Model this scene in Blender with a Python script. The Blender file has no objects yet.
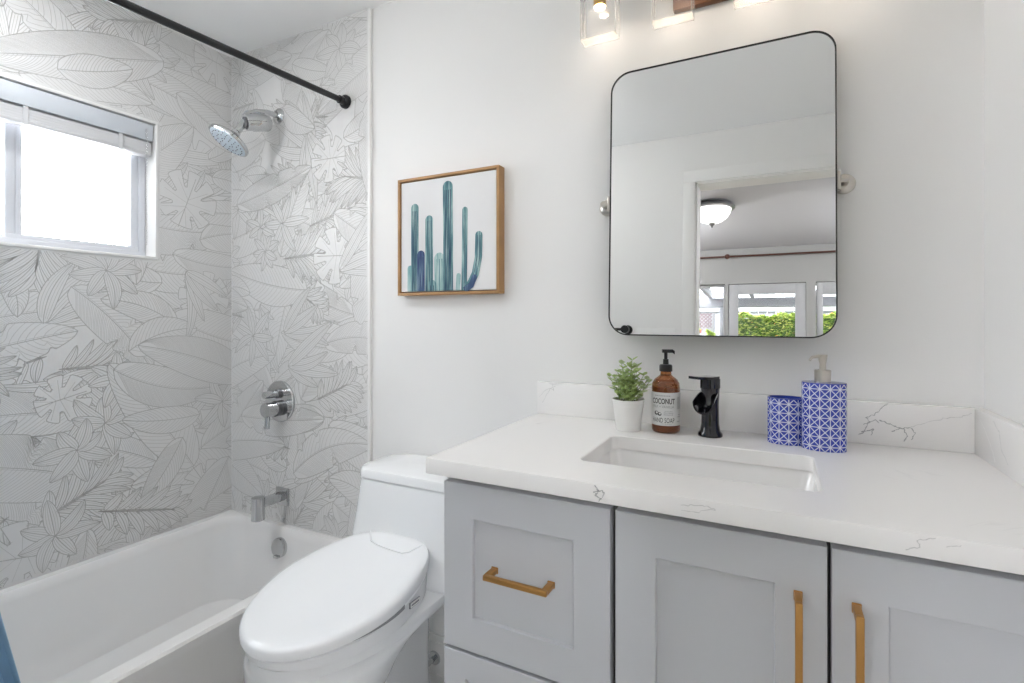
import bpy, bmesh, math, random
import numpy as np
from mathutils import Vector, Matrix
PI = math.pi
SC = bpy.context.scene
COL = SC.collection

# ------------------------------------------------------------------ camera
D = 1.38            # distance from the camera to the wall behind the vanity
XL, XR = -2.025, 0.38
CZ = 1.157
cam = bpy.data.cameras.new('camera')
cam.sensor_width = 36.0
cam.lens = 513.0/1024*36
cam.shift_y = (318-341.5)/1024
cam.clip_start = 0.02
camo = bpy.data.objects.new('camera', cam)
camo.location = (0, 0, CZ)
camo.rotation_euler = (PI/2, 0, math.atan(264/513.0))
COL.objects.link(camo)
SC.camera = camo

# ------------------------------------------------------------------ world, sun, exposure
w = bpy.data.worlds.new('world')
SC.world = w
w.use_nodes = True
bg = w.node_tree.nodes['Background']
bg.inputs['Color'].default_value = (0.93, 0.965, 1.0, 1)
bg.inputs['Strength'].default_value = 10
vs = SC.view_settings
vs.view_transform = 'Standard'
vs.look = 'None'
vs.gamma = 1.0
vs.use_curve_mapping = False
vs.exposure = 0.56
SC.cycles.max_bounces = 12
SC.cycles.diffuse_bounces = 8
SC.cycles.glossy_bounces = 6
SC.cycles.transmission_bounces = 8
SC.cycles.transparent_max_bounces = 16
sun = bpy.data.lights.new('sun', 'SUN')
sun.energy = 2.2
sun.angle = math.radians(2)
sun.color = (1, 0.95, 0.86)
suno = bpy.data.objects.new('sun', sun)
suno.rotation_euler = Vector((0.35, -0.65, -0.7)).to_track_quat('-Z', 'Y').to_euler()
suno.location = (0, -5, 8)
COL.objects.link(suno)

# ------------------------------------------------------------------ materials
MATS = {}
def mat(name, color, rough=0.5, metal=0.0, noise=0.0, nscale=20, bump=0.0, bscale=200, coat=0.0, trans=0.0, ior=1.45, emit=None, estr=0.0, alpha=1.0, sub=0.0, spec=None, var2=None):
    m = bpy.data.materials.new(name); m.use_nodes = True
    nt = m.node_tree; b = nt.nodes['Principled BSDF']
    b.inputs['Base Color'].default_value = (*color, 1)
    b.inputs['Roughness'].default_value = rough
    b.inputs['Metallic'].default_value = metal
    b.inputs['IOR'].default_value = ior
    b.inputs['Coat Weight'].default_value = coat
    b.inputs['Transmission Weight'].default_value = trans
    if spec is not None: b.inputs['Specular IOR Level'].default_value = spec
    if emit:
        b.inputs['Emission Color'].default_value = (*emit, 1)
        b.inputs['Emission Strength'].default_value = estr
    tc = nt.nodes.new('ShaderNodeTexCoord')
    nz = nt.nodes.new('ShaderNodeTexNoise'); nz.inputs['Scale'].default_value = nscale
    nt.links.new(tc.outputs['Object'], nz.inputs['Vector'])
    mx = nt.nodes.new('ShaderNodeMix'); mx.data_type = 'RGBA'
    c2 = var2 if var2 else tuple(max(0, c*(1-noise)) for c in color)
    mx.inputs[6].default_value = (*color, 1); mx.inputs[7].default_value = (*c2, 1)
    nt.links.new(nz.outputs['Fac'], mx.inputs[0])
    nt.links.new(mx.outputs[2], b.inputs['Base Color'])
    if bump:
        n2 = nt.nodes.new('ShaderNodeTexNoise'); n2.inputs['Scale'].default_value = bscale
        nt.links.new(tc.outputs['Object'], n2.inputs['Vector'])
        bp = nt.nodes.new('ShaderNodeBump'); bp.inputs['Strength'].default_value = bump; bp.inputs['Distance'].default_value = 0.001
        nt.links.new(n2.outputs['Fac'], bp.inputs['Height'])
        nt.links.new(bp.outputs['Normal'], b.inputs['Normal'])
    MATS[name] = m
    return m

def glassy(name, tint=(1, 1, 1), f0=0.04, rough=0.0, base=0.06, haze=None, hw=0.0, thick=0.0):
    """thin clear glass: see-through with a sheen that grows towards grazing angles"""
    m = bpy.data.materials.new(name); m.use_nodes = True
    nt = m.node_tree; nt.nodes.clear()
    out = nt.nodes.new('ShaderNodeOutputMaterial')
    tr = nt.nodes.new('ShaderNodeBsdfTransparent'); tr.inputs[0].default_value = (*tint, 1)
    gl = nt.nodes.new('ShaderNodeBsdfGlossy'); gl.inputs['Roughness'].default_value = rough
    lw = nt.nodes.new('ShaderNodeLayerWeight'); lw.inputs['Blend'].default_value = 0.25
    mp = nt.nodes.new('ShaderNodeMapRange'); mp.inputs[3].default_value = base; mp.inputs[4].default_value = 0.9
    nt.links.new(lw.outputs['Fresnel'], mp.inputs[0])
    mx = nt.nodes.new('ShaderNodeMixShader')
    nt.links.new(mp.outputs[0], mx.inputs[0]); nt.links.new(tr.outputs[0], mx.inputs[1]); nt.links.new(gl.outputs[0], mx.inputs[2])
    last = mx
    if hw:
        df = nt.nodes.new('ShaderNodeBsdfTranslucent'); df.inputs[0].default_value = (*(haze or (1, 1, 1)), 1)
        m2 = nt.nodes.new('ShaderNodeMixShader'); m2.inputs[0].default_value = hw
        nt.links.new(mx.outputs[0], m2.inputs[1]); nt.links.new(df.outputs[0], m2.inputs[2]); last = m2
    nt.links.new(last.outputs[0], out.inputs[0])
    MATS[name] = m
    return m

mat('wall_paint', (0.835, 0.828, 0.815), 0.75, noise=0.015, nscale=3, bump=0.12, bscale=260)
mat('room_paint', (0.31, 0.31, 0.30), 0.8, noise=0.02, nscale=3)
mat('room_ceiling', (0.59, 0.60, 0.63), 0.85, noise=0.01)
mat('ceiling_paint', (0.90, 0.90, 0.895), 0.85, noise=0.01, nscale=3, bump=0.1, bscale=200)
mat('tile_white', (0.77, 0.765, 0.755), 0.32, noise=0.02, nscale=6)
mat('tile_grey', (0.69, 0.685, 0.67), 0.32, noise=0.02, nscale=6)
mat('tile_line', (0.53, 0.52, 0.505), 0.45)
mat('tile_vein', (0.61, 0.60, 0.585), 0.45)
mat('trim_white', (0.84, 0.835, 0.82), 0.4, noise=0.01)
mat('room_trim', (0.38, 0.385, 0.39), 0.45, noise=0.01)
mat('vinyl', (0.68, 0.69, 0.73), 0.35, noise=0.01)
mat('blind', (0.64, 0.675, 0.72), 0.45, noise=0.02)
mat('blind_slat', (0.66, 0.66, 0.67), 0.4, noise=0.02)
mat('porcelain', (0.86, 0.87, 0.875), 0.12, noise=0.005, coat=0.4)
mat('seat_plastic', (0.87, 0.88, 0.89), 0.22, noise=0.005)
mat('tub_acrylic', (0.85, 0.84, 0.83), 0.18, noise=0.01, coat=0.3)
mat('sink_ceramic', (0.88, 0.87, 0.86), 0.12, noise=0.005, coat=0.4)
mat('cabinet', (0.575, 0.585, 0.61), 0.42, noise=0.015, nscale=5)
mat('cabinet_dark', (0.10, 0.10, 0.10), 0.7)
mat('brass', (0.56, 0.30, 0.10), 0.36, 0.85, noise=0.15, nscale=60)
mat('black_metal', (0.012, 0.012, 0.014), 0.32, 0.3, noise=0.1, coat=0.3)
mat('black_gloss', (0.008, 0.008, 0.012), 0.10, 0.4, noise=0.1, coat=0.8)
mat('black_plastic', (0.014, 0.013, 0.013), 0.35)
mat('chrome', (0.62, 0.63, 0.64), 0.12, 1.0, noise=0.05)
mat('chrome_dark', (0.16, 0.16, 0.17), 0.3, 0.8)
mat('nickel', (0.62, 0.58, 0.53), 0.3, 1.0, noise=0.1, nscale=80)
mat('nozzles', (0.55, 0.63, 0.70), 0.4, 0.1, noise=0.3, nscale=300)
mat('oak_frame', (0.50, 0.28, 0.12), 0.5, noise=0.35, nscale=25)
mat('walnut', (0.22, 0.085, 0.035), 0.45, noise=0.5, nscale=30)
mat('canvas_white', (0.78, 0.775, 0.775), 0.8, noise=0.02, nscale=40, bump=0.3, bscale=900)
mat('gold_socket', (0.75, 0.48, 0.16), 0.3, 0.9, noise=0.1)
mat('lamp_glow', (1, 0.9, 0.75), 0.5, emit=(1, 0.84, 0.62), estr=9)
mat('globe_glow', (1, 1, 0.97), 0.4, emit=(1, 0.98, 0.95), estr=1.1)
mat('room_fill_glow', (1, 1, 1), 0.4, emit=(0.97, 0.97, 1), estr=90)
mat('tub_fill_glow', (1, 1, 1), 0.4, emit=(0.97, 0.985, 1), estr=130)
mat('bath_fill_glow', (1, 1, 1), 0.4, emit=(1, 0.985, 0.97), estr=6.5)
mat('pot_white', (0.86, 0.85, 0.83), 0.35, noise=0.01)
mat('soil', (0.08, 0.055, 0.035), 0.9, noise=0.5, nscale=200)
mat('leaf_green', (0.48, 0.58, 0.24), 0.5, nscale=60, var2=(0.30, 0.44, 0.13))
mat('leaf_pale', (0.62, 0.70, 0.42), 0.5, nscale=60, var2=(0.46, 0.58, 0.30))
mat('stem_green', (0.30, 0.38, 0.14), 0.6)
mat('label_paper', (0.74, 0.74, 0.73), 0.6, noise=0.02)
mat('ink', (0.03, 0.03, 0.03), 0.6)
mat('ink_grey', (0.30, 0.30, 0.30), 0.6)
mat('soap_liquid', (0.28, 0.075, 0.02), 0.15, noise=0.1)
mat('blue_ceramic', (0.045, 0.075, 0.42), 0.2, noise=0.15, coat=0.5)
mat('curtain_blue', (0.38, 0.58, 0.76), 0.85, noise=0.1, nscale=30, bump=0.4, bscale=400)
mat('floor_tile', (0.74, 0.735, 0.72), 0.35, noise=0.06, nscale=4)
mat('room_floor', (0.45, 0.38, 0.30), 0.5, noise=0.3, nscale=8)
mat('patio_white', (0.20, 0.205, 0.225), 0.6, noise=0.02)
mat('fence_grey', (0.55, 0.57, 0.60), 0.7, noise=0.1)
mat('lattice_red', (0.10, 0.05, 0.055), 0.7, noise=0.2)
mat('hedge_leaf', (0.36, 0.50, 0.07), 0.6, nscale=5, var2=(0.14, 0.27, 0.03))
mat('hedge_leaf_yellow', (0.66, 0.68, 0.20), 0.6, nscale=9, var2=(0.42, 0.50, 0.10))
mat('hedge_core', (0.10, 0.20, 0.04), 0.9, noise=0.5, nscale=12)
mat('flower_orange', (0.9, 0.42, 0.12), 0.6)
mat('flower_pink', (0.85, 0.25, 0.33), 0.6)
mat('ground_stone', (0.42, 0.40, 0.37), 0.9, noise=0.2, nscale=2)
mat('rod_bronze', (0.10, 0.045, 0.035), 0.4, 0.5)
mat('badge_gap_grey', (0.30, 0.31, 0.32), 0.6)
mat('hose_grey', (0.25, 0.25, 0.26), 0.35, 0.8)
mat('bulb_shadow', (0.05, 0.045, 0.04), 0.4, 0.6)
glassy('clear_glass', (1, 1, 1), base=0.03)
glassy('shade_glass', (0.97, 0.975, 0.98), base=0.015, haze=(1, 0.97, 0.92), hw=0.06)
glassy('shade_rim', (1, 1, 1), base=0.05, haze=(1, 0.98, 0.95), hw=0.25)
mirror_m = mat('mirror_silver', (0.90, 0.91, 0.905), 0.0, 1.0)

# amber glass
m = mat('amber_glass', (0.62, 0.20, 0.045), 0.04, trans=0.85, ior=1.45, noise=0.25, nscale=30, coat=0.6)

# veined quartz
def quartz():
    m = bpy.data.materials.new('quartz'); m.use_nodes = True
    nt = m.node_tree; b = nt.nodes['Principled BSDF']
    b.inputs['Roughness'].default_value = 0.26
    N = nt.nodes.new; L = nt.links.new
    tc = N('ShaderNodeTexCoord')
    n1 = N('ShaderNodeTexNoise'); n1.inputs['Scale'].default_value = 3.1; n1.inputs['Detail'].default_value = 7; n1.inputs['Distortion'].default_value = 1.4
    L(tc.outputs['Object'], n1.inputs['Vector'])
    s = N('ShaderNodeMath'); s.operation = 'SUBTRACT'; s.inputs[1].default_value = 0.5; L(n1.outputs['Fac'], s.inputs[0])
    a = N('ShaderNodeMath'); a.operation = 'ABSOLUTE'; L(s.outputs[0], a.inputs[0])
    mr = N('ShaderNodeMapRange'); mr.inputs[1].default_value = 0.0; mr.inputs[2].default_value = 0.012; mr.inputs[3].default_value = 1; mr.inputs[4].default_value = 0
    L(a.outputs[0], mr.inputs[0])
    n2 = N('ShaderNodeTexNoise'); n2.inputs['Scale'].default_value = 4.3; L(tc.outputs['Object'], n2.inputs['Vector'])
    m2 = N('ShaderNodeMapRange'); m2.inputs[1].default_value = 0.56; m2.inputs[2].default_value = 0.72; L(n2.outputs['Fac'], m2.inputs[0])
    mu = N('ShaderNodeMath'); mu.operation = 'MULTIPLY'; L(mr.outputs[0], mu.inputs[0]); L(m2.outputs[0], mu.inputs[1])
    mu2 = N('ShaderNodeMath'); mu2.operation = 'MULTIPLY'; mu2.inputs[1].default_value = 0.45; L(mu.outputs[0], mu2.inputs[0])
    mx = N('ShaderNodeMix'); mx.data_type = 'RGBA'
    mx.inputs[6].default_value = (0.88, 0.865, 0.85, 1); mx.inputs[7].default_value = (0.42, 0.42, 0.43, 1)
    L(mu2.outputs[0], mx.inputs[0]); L(mx.outputs[2], b.inputs['Base Color'])
    MATS['quartz'] = m
quartz()
mat('quartz_vein', (0.50, 0.50, 0.50), 0.3, noise=0.3, nscale=50)
mat('quartz_vein_soft', (0.68, 0.67, 0.66), 0.3, noise=0.1, nscale=50)

# blue and white star lattice (uses the UV of the vessel wall; one UV unit = one cell)
def lattice():
    m = bpy.data.materials.new('star_lattice'); m.use_nodes = True
    nt = m.node_tree; b = nt.nodes['Principled BSDF']
    b.inputs['Roughness'].default_value = 0.25; b.inputs['Coat Weight'].default_value = 0.4
    N = nt.nodes.new; L = nt.links.new
    def M(op, a, bb=None):
        n = N('ShaderNodeMath'); n.operation = op
        for i, v in enumerate((a, bb)):
            if v is None: continue
            if isinstance(v, (int, float)): n.inputs[i].default_value = v
            else: L(v, n.inputs[i])
        return n.outputs[0]
    tc = N('ShaderNodeTexCoord'); sp = N('ShaderNodeSeparateXYZ'); L(tc.outputs['UV'], sp.inputs[0])
    x = M('SUBTRACT', M('FRACT', sp.outputs[0]), 0.5); y = M('SUBTRACT', M('FRACT', sp.outputs[1]), 0.5)
    ax = M('ABSOLUTE', x); ay = M('ABSOLUTE', y)
    d = M('MINIMUM', ax, ay)
    d = M('MINIMUM', d, M('MULTIPLY', M('ABSOLUTE', M('SUBTRACT', ax, ay)), 0.7071))
    dia = M('MULTIPLY', M('ABSOLUTE', M('SUBTRACT', M('ADD', ax, ay), 0.5)), 0.7071)
    mr = N('ShaderNodeMapRange'); mr.inputs[1].default_value = 0.036; mr.inputs[2].default_value = 0.058; mr.inputs[3].default_value = 1; mr.inputs[4].default_value = 0
    L(d, mr.inputs[0])
    mx = N('ShaderNodeMix'); mx.data_type = 'RGBA'
    mx.inputs[6].default_value = (0.035, 0.06, 0.40, 1); mx.inputs[7].default_value = (0.62, 0.66, 0.82, 1)
    L(mr.outputs[0], mx.inputs[0]); L(mx.outputs[2], b.inputs['Base Color'])
    bp = N('ShaderNodeBump'); bp.inputs['Strength'].default_value = 0.4; bp.inputs['Distance'].default_value = 0.0008
    L(mr.outputs[0], bp.inputs['Height']); L(bp.outputs[0], b.inputs['Normal'])
    MATS['star_lattice'] = m
lattice()

def watercolor(name, c1, c2, c3, seed):
    m = bpy.data.materials.new(name); m.use_nodes = True
    nt = m.node_tree; b = nt.nodes['Principled BSDF']; b.inputs['Roughness'].default_value = 0.8
    tc = nt.nodes.new('ShaderNodeTexCoord'); mp = nt.nodes.new('ShaderNodeMapping')
    mp.inputs['Location'].default_value = (seed, seed*2, seed); mp.inputs['Scale'].default_value = (120, 120, 9)
    n = nt.nodes.new('ShaderNodeTexNoise'); n.inputs['Scale'].default_value = 1.0; n.inputs['Detail'].default_value = 3
    cr = nt.nodes.new('ShaderNodeValToRGB'); e = cr.color_ramp.elements
    e[0].position = 0.3; e[0].color = (*c1, 1); e[1].position = 0.7; e[1].color = (*c3, 1)
    x = e.new(0.5); x.color = (*c2, 1)
    nt.links.new(tc.outputs['Object'], mp.inputs[0]); nt.links.new(mp.outputs[0], n.inputs['Vector'])
    nt.links.new(n.outputs['Fac'], cr.inputs[0]); nt.links.new(cr.outputs[0], b.inputs['Base Color'])
    MATS[name] = m
watercolor('paint_teal', (0.03, 0.09, 0.15), (0.12, 0.26, 0.28), (0.42, 0.58, 0.56), 1.3)
watercolor('paint_navy', (0.03, 0.04, 0.14), (0.07, 0.13, 0.24), (0.30, 0.42, 0.48), 4.1)
watercolor('paint_mint', (0.16, 0.34, 0.35), (0.38, 0.54, 0.53), (0.66, 0.74, 0.72), 7.7)
mat('paint_dark', (0.035, 0.055, 0.12), 0.8, noise=0.3, nscale=80)

# ------------------------------------------------------------------ mesh collector
class MB:
    def __init__(s): s.v = []; s.f = []; s.m = []; s.sm = []; s.mats = []; s.uv = {}
    def mi(s, name):
        if name not in s.mats: s.mats.append(name)
        return s.mats.index(name)
    def add(s, vs, fs, m, smooth=False, M=None):
        o = len(s.v)
        for p in vs:
            p = Vector(p)
            if M: p = M @ p
            s.v.append(tuple(p))
        k = s.mi(m)
        for f in fs:
            s.f.append(tuple(i+o for i in f)); s.m.append(k); s.sm.append(smooth)
        return s
    def box(s, x0, x1, y0, y1, z0, z1, m, bev=0.0, M=None, seg=2):
        if bev <= 0:
            vs = [(x, y, z) for z in (z0, z1) for y in (y0, y1) for x in (x0, x1)]
            fs = [(0, 2, 3, 1), (4, 5, 7, 6), (0, 1, 5, 4), (2, 6, 7, 3), (0, 4, 6, 2), (1, 3, 7, 5)]
            return s.add(vs, fs, m, M=M)
        bm = bmesh.new(); bmesh.ops.create_cube(bm, size=1)
        for v in bm.verts:
            v.co = Vector(((x0+x1)/2+v.co.x*(x1-x0), (y0+y1)/2+v.co.y*(y1-y0), (z0+z1)/2+v.co.z*(z1-z0)))
        bmesh.ops.bevel(bm, geom=bm.edges[:], offset=bev, segments=seg, profile=0.5, affect='EDGES')
        return s.bm(bm, m, True, M)
    def bm(s, bm, m, smooth=False, M=None):
        bm.verts.index_update()
        s.add([v.co.copy() for v in bm.verts], [tuple(v.index for v in f.verts) for f in bm.faces], m, smooth, M)
        bm.free(); return s
    def loft(s, rings, m, caps=(True, True), smooth=True, closed=True, M=None):
        n = len(rings[0]); vs = [p for r in rings for p in r]; fs = []
        for i in range(len(rings)-1):
            for j in range(n if closed else n-1):
                k = (j+1) % n
                fs.append((i*n+j, i*n+k, (i+1)*n+k, (i+1)*n+j))
        if caps[0]: fs.append(tuple(range(n-1, -1, -1)))
        if caps[1]: fs.append(tuple((len(rings)-1)*n+j for j in range(n)))
        return s.add(vs, fs, m, smooth, M)
    def tube(s, pts, r, m, n=14, caps=(True, True), M=None):
        pts = [Vector(p) for p in pts]; rings = []
        rs = r if isinstance(r, (list, tuple)) else [r]*len(pts)
        up = None
        for i, p in enumerate(pts):
            t = (pts[min(i+1, len(pts)-1)]-pts[max(i-1, 0)]).normalized()
            if up is None:
                up = Vector((0, 0, 1)) if abs(t.z) < 0.9 else Vector((1, 0, 0))
            a = (up - t*up.dot(t)).normalized(); up = a; b = t.cross(a)
            rings.append([p + (a*math.cos(2*PI*j/n) + b*math.sin(2*PI*j/n))*rs[i] for j in range(n)])
        return s.loft(rings, m, caps, M=M)
    def lathe(s, prof, m, n=32, M=None, sx=1.0, sy=1.0, caps=(True, True), smooth=True):
        rings = [[(r*math.cos(2*PI*j/n)*sx, r*math.sin(2*PI*j/n)*sy, z) for j in range(n)] for r, z in prof]
        return s.loft(rings, m, caps, smooth, M=M)
    def poly(s, pts, m, M=None):
        return s.add(pts, [tuple(range(len(pts)))], m, M=M)
    def build(s, name, parent=None, loc=None, sharp=0.7):
        me = bpy.data.meshes.new(name)
        off = Vector(loc) if loc is not None else (parent_loc(parent) if parent else None)
        vs = [tuple(Vector(v)-off) for v in s.v] if off is not None and (loc is not None) else s.v
        me.from_pydata(vs, [], s.f)
        for k in s.mats: me.materials.append(MATS[k])
        me.polygons.foreach_set('material_index', s.m)
        me.polygons.foreach_set('use_smooth', s.sm)
        me.update()
        if any(s.sm):
            try: me.set_sharp_from_angle(angle=sharp)
            except Exception: pass
        o = bpy.data.objects.new(name, me); COL.objects.link(o)
        if loc is not None: o.location = loc
        if parent is not None:
            o.parent = parent
        return o
def parent_loc(p): return None

def thing(name, label, cat, loc=(0, 0, 0), group=None, rot=0):
    o = bpy.data.objects.new(name, None); COL.objects.link(o)
    o.empty_display_size = 0.05
    o.location = loc; o.rotation_euler = (0, 0, rot)
    return tag(o, label, cat, group)
def tag(o, label, cat, group=None):
    o['label'] = label; o['category'] = cat
    if group: o['group'] = group
    return o
def struct(o, label=None, cat=None):
    o['kind'] = 'structure'
    if label: o['label'] = label
    if cat: o['category'] = cat
    return o
def T(x, y, z): return Matrix.Translation((x, y, z))
def R(a, ax): return Matrix.Rotation(a, 4, ax)
def align(p, d):
    """matrix taking +Z to direction d at point p"""
    return T(*p) @ Vector(d).to_track_quat('Z', 'Y').to_matrix().to_4x4()

# ------------------------------------------------------------------ room shell
FY = -0.14          # inner face of the wall behind the camera
CH = 2.245
WY0, WY1, WZ0, WZ1 = 0.32, 1.084, 1.371, 1.877      # window opening in the left wall

b = MB(); b.box(XL-.15, XR+.12, FY-.12, D+.12, -.1, 0, 'floor_tile')
# grout joints of the floor tiles, a hair proud
for x in np.arange(XL+.3, XR, .305): b.box(x-.0015, x+.0015, FY, D, 0, .0004, 'tile_vein')
for y in np.arange(FY+.2, D, .61): b.box(XL, XR, y-.0015, y+.0015, 0, .0004, 'tile_vein')
struct(b.build('floor'), 'light grey bathroom floor tile', 'floor')
struct(MB().box(XL-.15, XR+.12, FY-.12, D+.12, CH, CH+.1, 'ceiling_paint').build('ceiling'), 'white bathroom ceiling', 'ceiling')
struct(MB().box(XL-.15, XR+.12, D, D+.12, 0, CH, 'wall_paint').build('wall_back'), 'white painted wall behind the vanity and toilet', 'wall')
struct(MB().box(XR, XR+.12, FY-.12, D, 0, CH, 'wall_paint').build('wall_right'), 'white painted wall at the right end of the vanity', 'wall')
# wall behind the camera with the doorway
OX0, OX1, OZ = -.377, .332, 1.985
b = MB()
b.box(XL, OX0, FY-.12, FY, 0, CH, 'wall_paint'); b.box(OX1, XR, FY-.12, FY, 0, CH, 'wall_paint'); b.box(OX0, OX1, FY-.12, FY, OZ, CH, 'wall_paint')
struct(b.build('wall_front'), 'white painted wall with the bathroom doorway', 'wall')
b = MB()
for y0, y1 in ((FY, FY+.014), (FY-.134, FY-.12)):
    b.box(OX0-.058, OX0+.002, y0, y1, 0, OZ+.06, 'trim_white', .004)
    b.box(OX1-.002, XR-.002, y0, y1, 0, OZ+.06, 'trim_white', .004)
    b.box(OX0-.058, XR-.002, y0-.002, y1+.002, OZ-.002, OZ+.06, 'trim_white', .004)
b.box(OX0, OX0+.012, FY-.122, FY+.002, 0, OZ, 'trim_white'); b.box(OX1-.012, OX1, FY-.122, FY+.002, 0, OZ, 'trim_white')
b.box(OX0, OX1, FY-.122, FY+.002, OZ-.012, OZ, 'trim_white')
struct(b.build('trim_1'), 'white casing around the bathroom doorway', 'door casing')

# ------------------------------------------------------------------ leaf-drawn tile
def in_poly(px, py, poly):
    x, y = poly[:, 0], poly[:, 1]
    x2, y2 = np.roll(x, -1), np.roll(y, -1)
    P, Q = px[:, None], py[:, None]
    c = ((y > Q) != (y2 > Q))
    with np.errstate(divide='ignore', invalid='ignore'):
        xi = (x2-x)*(Q-y)/(y2-y)+x
    return (np.sum(c & (P < xi), axis=1) % 2).astype(bool)

class Leafart:
    """pen drawing of overlapping tropical leaves: each shape hides the lines beneath it"""
    def __init__(s, U, V, seed): s.U, s.V = U, V; s.items = []; s.r = random.Random(seed)
    def blade(s, p0, ang, L, W, bend=0.0, gap=.012, veins='side', half=False, notch=0, fwd=.16, pw=.8, tip=1.0, double=False, dense=False):
        r = s.r; d = np.array((math.cos(ang), math.sin(ang))); n = np.array((-d[1], d[0])); p0 = np.array(p0)
        N = max(14, int(L/.011))
        t = np.linspace(0, 1, N)
        nts = [r.uniform(.15, .85) for _ in range(notch)]
        def width(tt, sg):
            w = W*np.clip(np.sin(PI*np.clip(tt, 0, 1)**pw), 0, 1)**.62
            for k, nt in enumerate(nts):
                if (k % 2 == 0) == (sg > 0): w = w*(1-.55*np.clip(1-np.abs(tt-nt)/.022, 0, 1))
            return w
        def c(tt): tt = np.asarray(tt, float)[..., None]; return p0 + d*L*tt + n*bend*L*4*tt*(1-tt)*.25*2
        up = c(t)+n*width(t, 1)[:, None]; lo = c(t)-n*width(t, -1)[:, None]
        poly = np.vstack((up, lo[::-1]))
        lines = [(np.vstack((poly, poly[:1])), 'o')]
        lines.append((c(np.linspace(0, tip, max(8, N//2))), 'o'))
        if double:
            q = c(np.linspace(0, .97, max(8, N//2))); lines.append((q+n*.005, 'v'))
        if veins == 'side':
            k = 0
            for sg in (1, -1):
                g = gap*(.42 if (half and sg < 0) or dense else 1)
                tt = .03
                while tt < .97:
                    sN = np.linspace(0, 1, 7)
                    te = np.minimum(tt+fwd*sN**1.3, 1)
                    if tt+fwd < 1.02:
                        off = width(te, sg)*sN
                        lines.append((c(te)+sg*n*off[:, None], 'h' if (half and sg < 0) or dense else 'v'))
                    tt += g/L*r.uniform(.75, 1.25)
        elif veins == 'long':
            for q in (-.55, .55) if W < .02 else (-.66, -.33, .33, .66):
                te = np.linspace(.08, .93, 9)
                lines.append((c(te)+n*(width(te, 1)*q)[:, None], 'v'))
        s.items.append((poly, lines, half))
    def palm(s, p0, ang, L, n=13, l=.13, w=.014):
        d = np.array((math.cos(ang), math.sin(ang))); p0 = np.array(p0)
        for i in range(n):
            q = (i+.5)/n; base = p0+d*L*(1-q)
            ll = l*math.sin(PI*(.12+.8*q))**.6
            for sg in (1, -1):
                s.blade(base, ang+sg*(.35+.75*q)+s.r.uniform(-.06, .06), ll, w*s.r.uniform(.8, 1.2), sg*-.12, veins='long')
        s.blade(p0, ang, L, .003, veins='none')
    def star(s, p, n, l, w):
        a0 = s.r.uniform(0, 6)
        for i in range(n):
            s.blade(p, a0+2*PI*i/n+s.r.uniform(-.12, .12), l*s.r.uniform(.8, 1.15), w, s.r.uniform(-.2, .2), veins='long')
    def monstera(s, p, ang, L):
        d = np.array((math.cos(ang), math.sin(ang))); n = np.array((-d[1], d[0])); p = np.array(p)
        pts = []; M = 150
        for i in range(M):
            th = 2*PI*i/M; cut = (math.sin(th*9+.6) > .62) and .35 < th < 2*PI-.35
            rr = L*.5*(1-.18*math.cos(th)) * (1-.12*math.cos(2*th)) * (.5 if cut else 1)
            if th < .0: rr = 0
            pts.append(p+d*rr*math.cos(th)*1.15+n*rr*math.sin(th)*.9)
        poly = np.array(pts); lines = [(np.vstack((poly, poly[:1])), 'o'), (np.array([p-d*L*.5, p+d*L*.45]), 'o')]
        for i in range(9):
            th = (i+.5)/9*2*PI
            lines.append((np.array([p+d*L*.1*math.cos(th), p+d*L*.45*math.cos(th)*1.05+n*L*.42*math.sin(th)]), 'v'))
        s.items.append((poly, lines, False))
    def fill(s, dens=1.0):
        r = s.r; pts = []; g = 1.22
        st = .105/math.sqrt(dens)
        for i in np.arange(-.12, s.U+.16, st):
            for j in np.arange(-.12, s.V+.16, st):
                pts.append((i+r.uniform(-.05, .05), j+r.uniform(-.05, .05)))
        r.shuffle(pts)
        for p in pts:
            k = r.random(); a = r.choice((r.gauss(.1, .35), r.gauss(PI-.1, .35), r.uniform(0, 2*PI)))
            if k < .34:
                L = g*r.uniform(.26, .46); s.blade((p[0]-math.cos(a)*L/2, p[1]-math.sin(a)*L/2), a, L, L*r.uniform(.13, .19), r.uniform(-.22, .22), gap=r.choice((.011, .015, .02)), half=r.random() < .55, notch=r.choice((0, 2, 4)), double=True)
            elif k < .46: s.palm(p, a, g*r.uniform(.12, .22), r.choice((7, 9, 9)), g*r.uniform(.09, .14), g*r.uniform(.009, .014))
            elif k < .62: s.star(p, r.choice((6, 7, 9)), g*r.uniform(.07, .11), g*r.uniform(.012, .019))
            elif k < .70: s.monstera(p, a, g*r.uniform(.12, .18))
            elif k < .88:
                L = g*r.uniform(.12, .24); s.blade(p, a, L, L*r.uniform(.17, .26), r.uniform(-.3, .3), gap=r.uniform(.010, .017), fwd=.22, half=r.random() < .35)
            else:
                for q in range(4):
                    s.blade((p[0], p[1]), a+(q-1.5)*.35, g*r.uniform(.14, .24), g*r.uniform(.014, .022), r.uniform(-.2, .2), veins='long')
    def emit(s, mb, place, hole=None):
        """lay the visible strokes into mb; place(u, v, lift) -> xyz"""
        segs = []; kinds = []; order = []
        for idx, (poly, lines, half) in enumerate(s.items):
            for pts, kd in lines:
                d = np.linalg.norm(np.diff(pts, axis=0), axis=1)
                cum = np.concatenate(([0], np.cumsum(d)))
                stp = .0075 if kd == 'o' else .011
                nn = max(2, int(cum[-1]/stp)+1)
                q = np.linspace(0, cum[-1], nn)
                P = np.stack((np.interp(q, cum, pts[:, 0]), np.interp(q, cum, pts[:, 1])), 1)
                segs.append(np.hstack((P[:-1], P[1:]))); kinds += [kd]*(nn-1); order += [idx]*(nn-1)
        S = np.vstack(segs); K = np.array(kinds); O = np.array(order)
        mx, my = (S[:, 0]+S[:, 2])/2, (S[:, 1]+S[:, 3])/2
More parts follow.
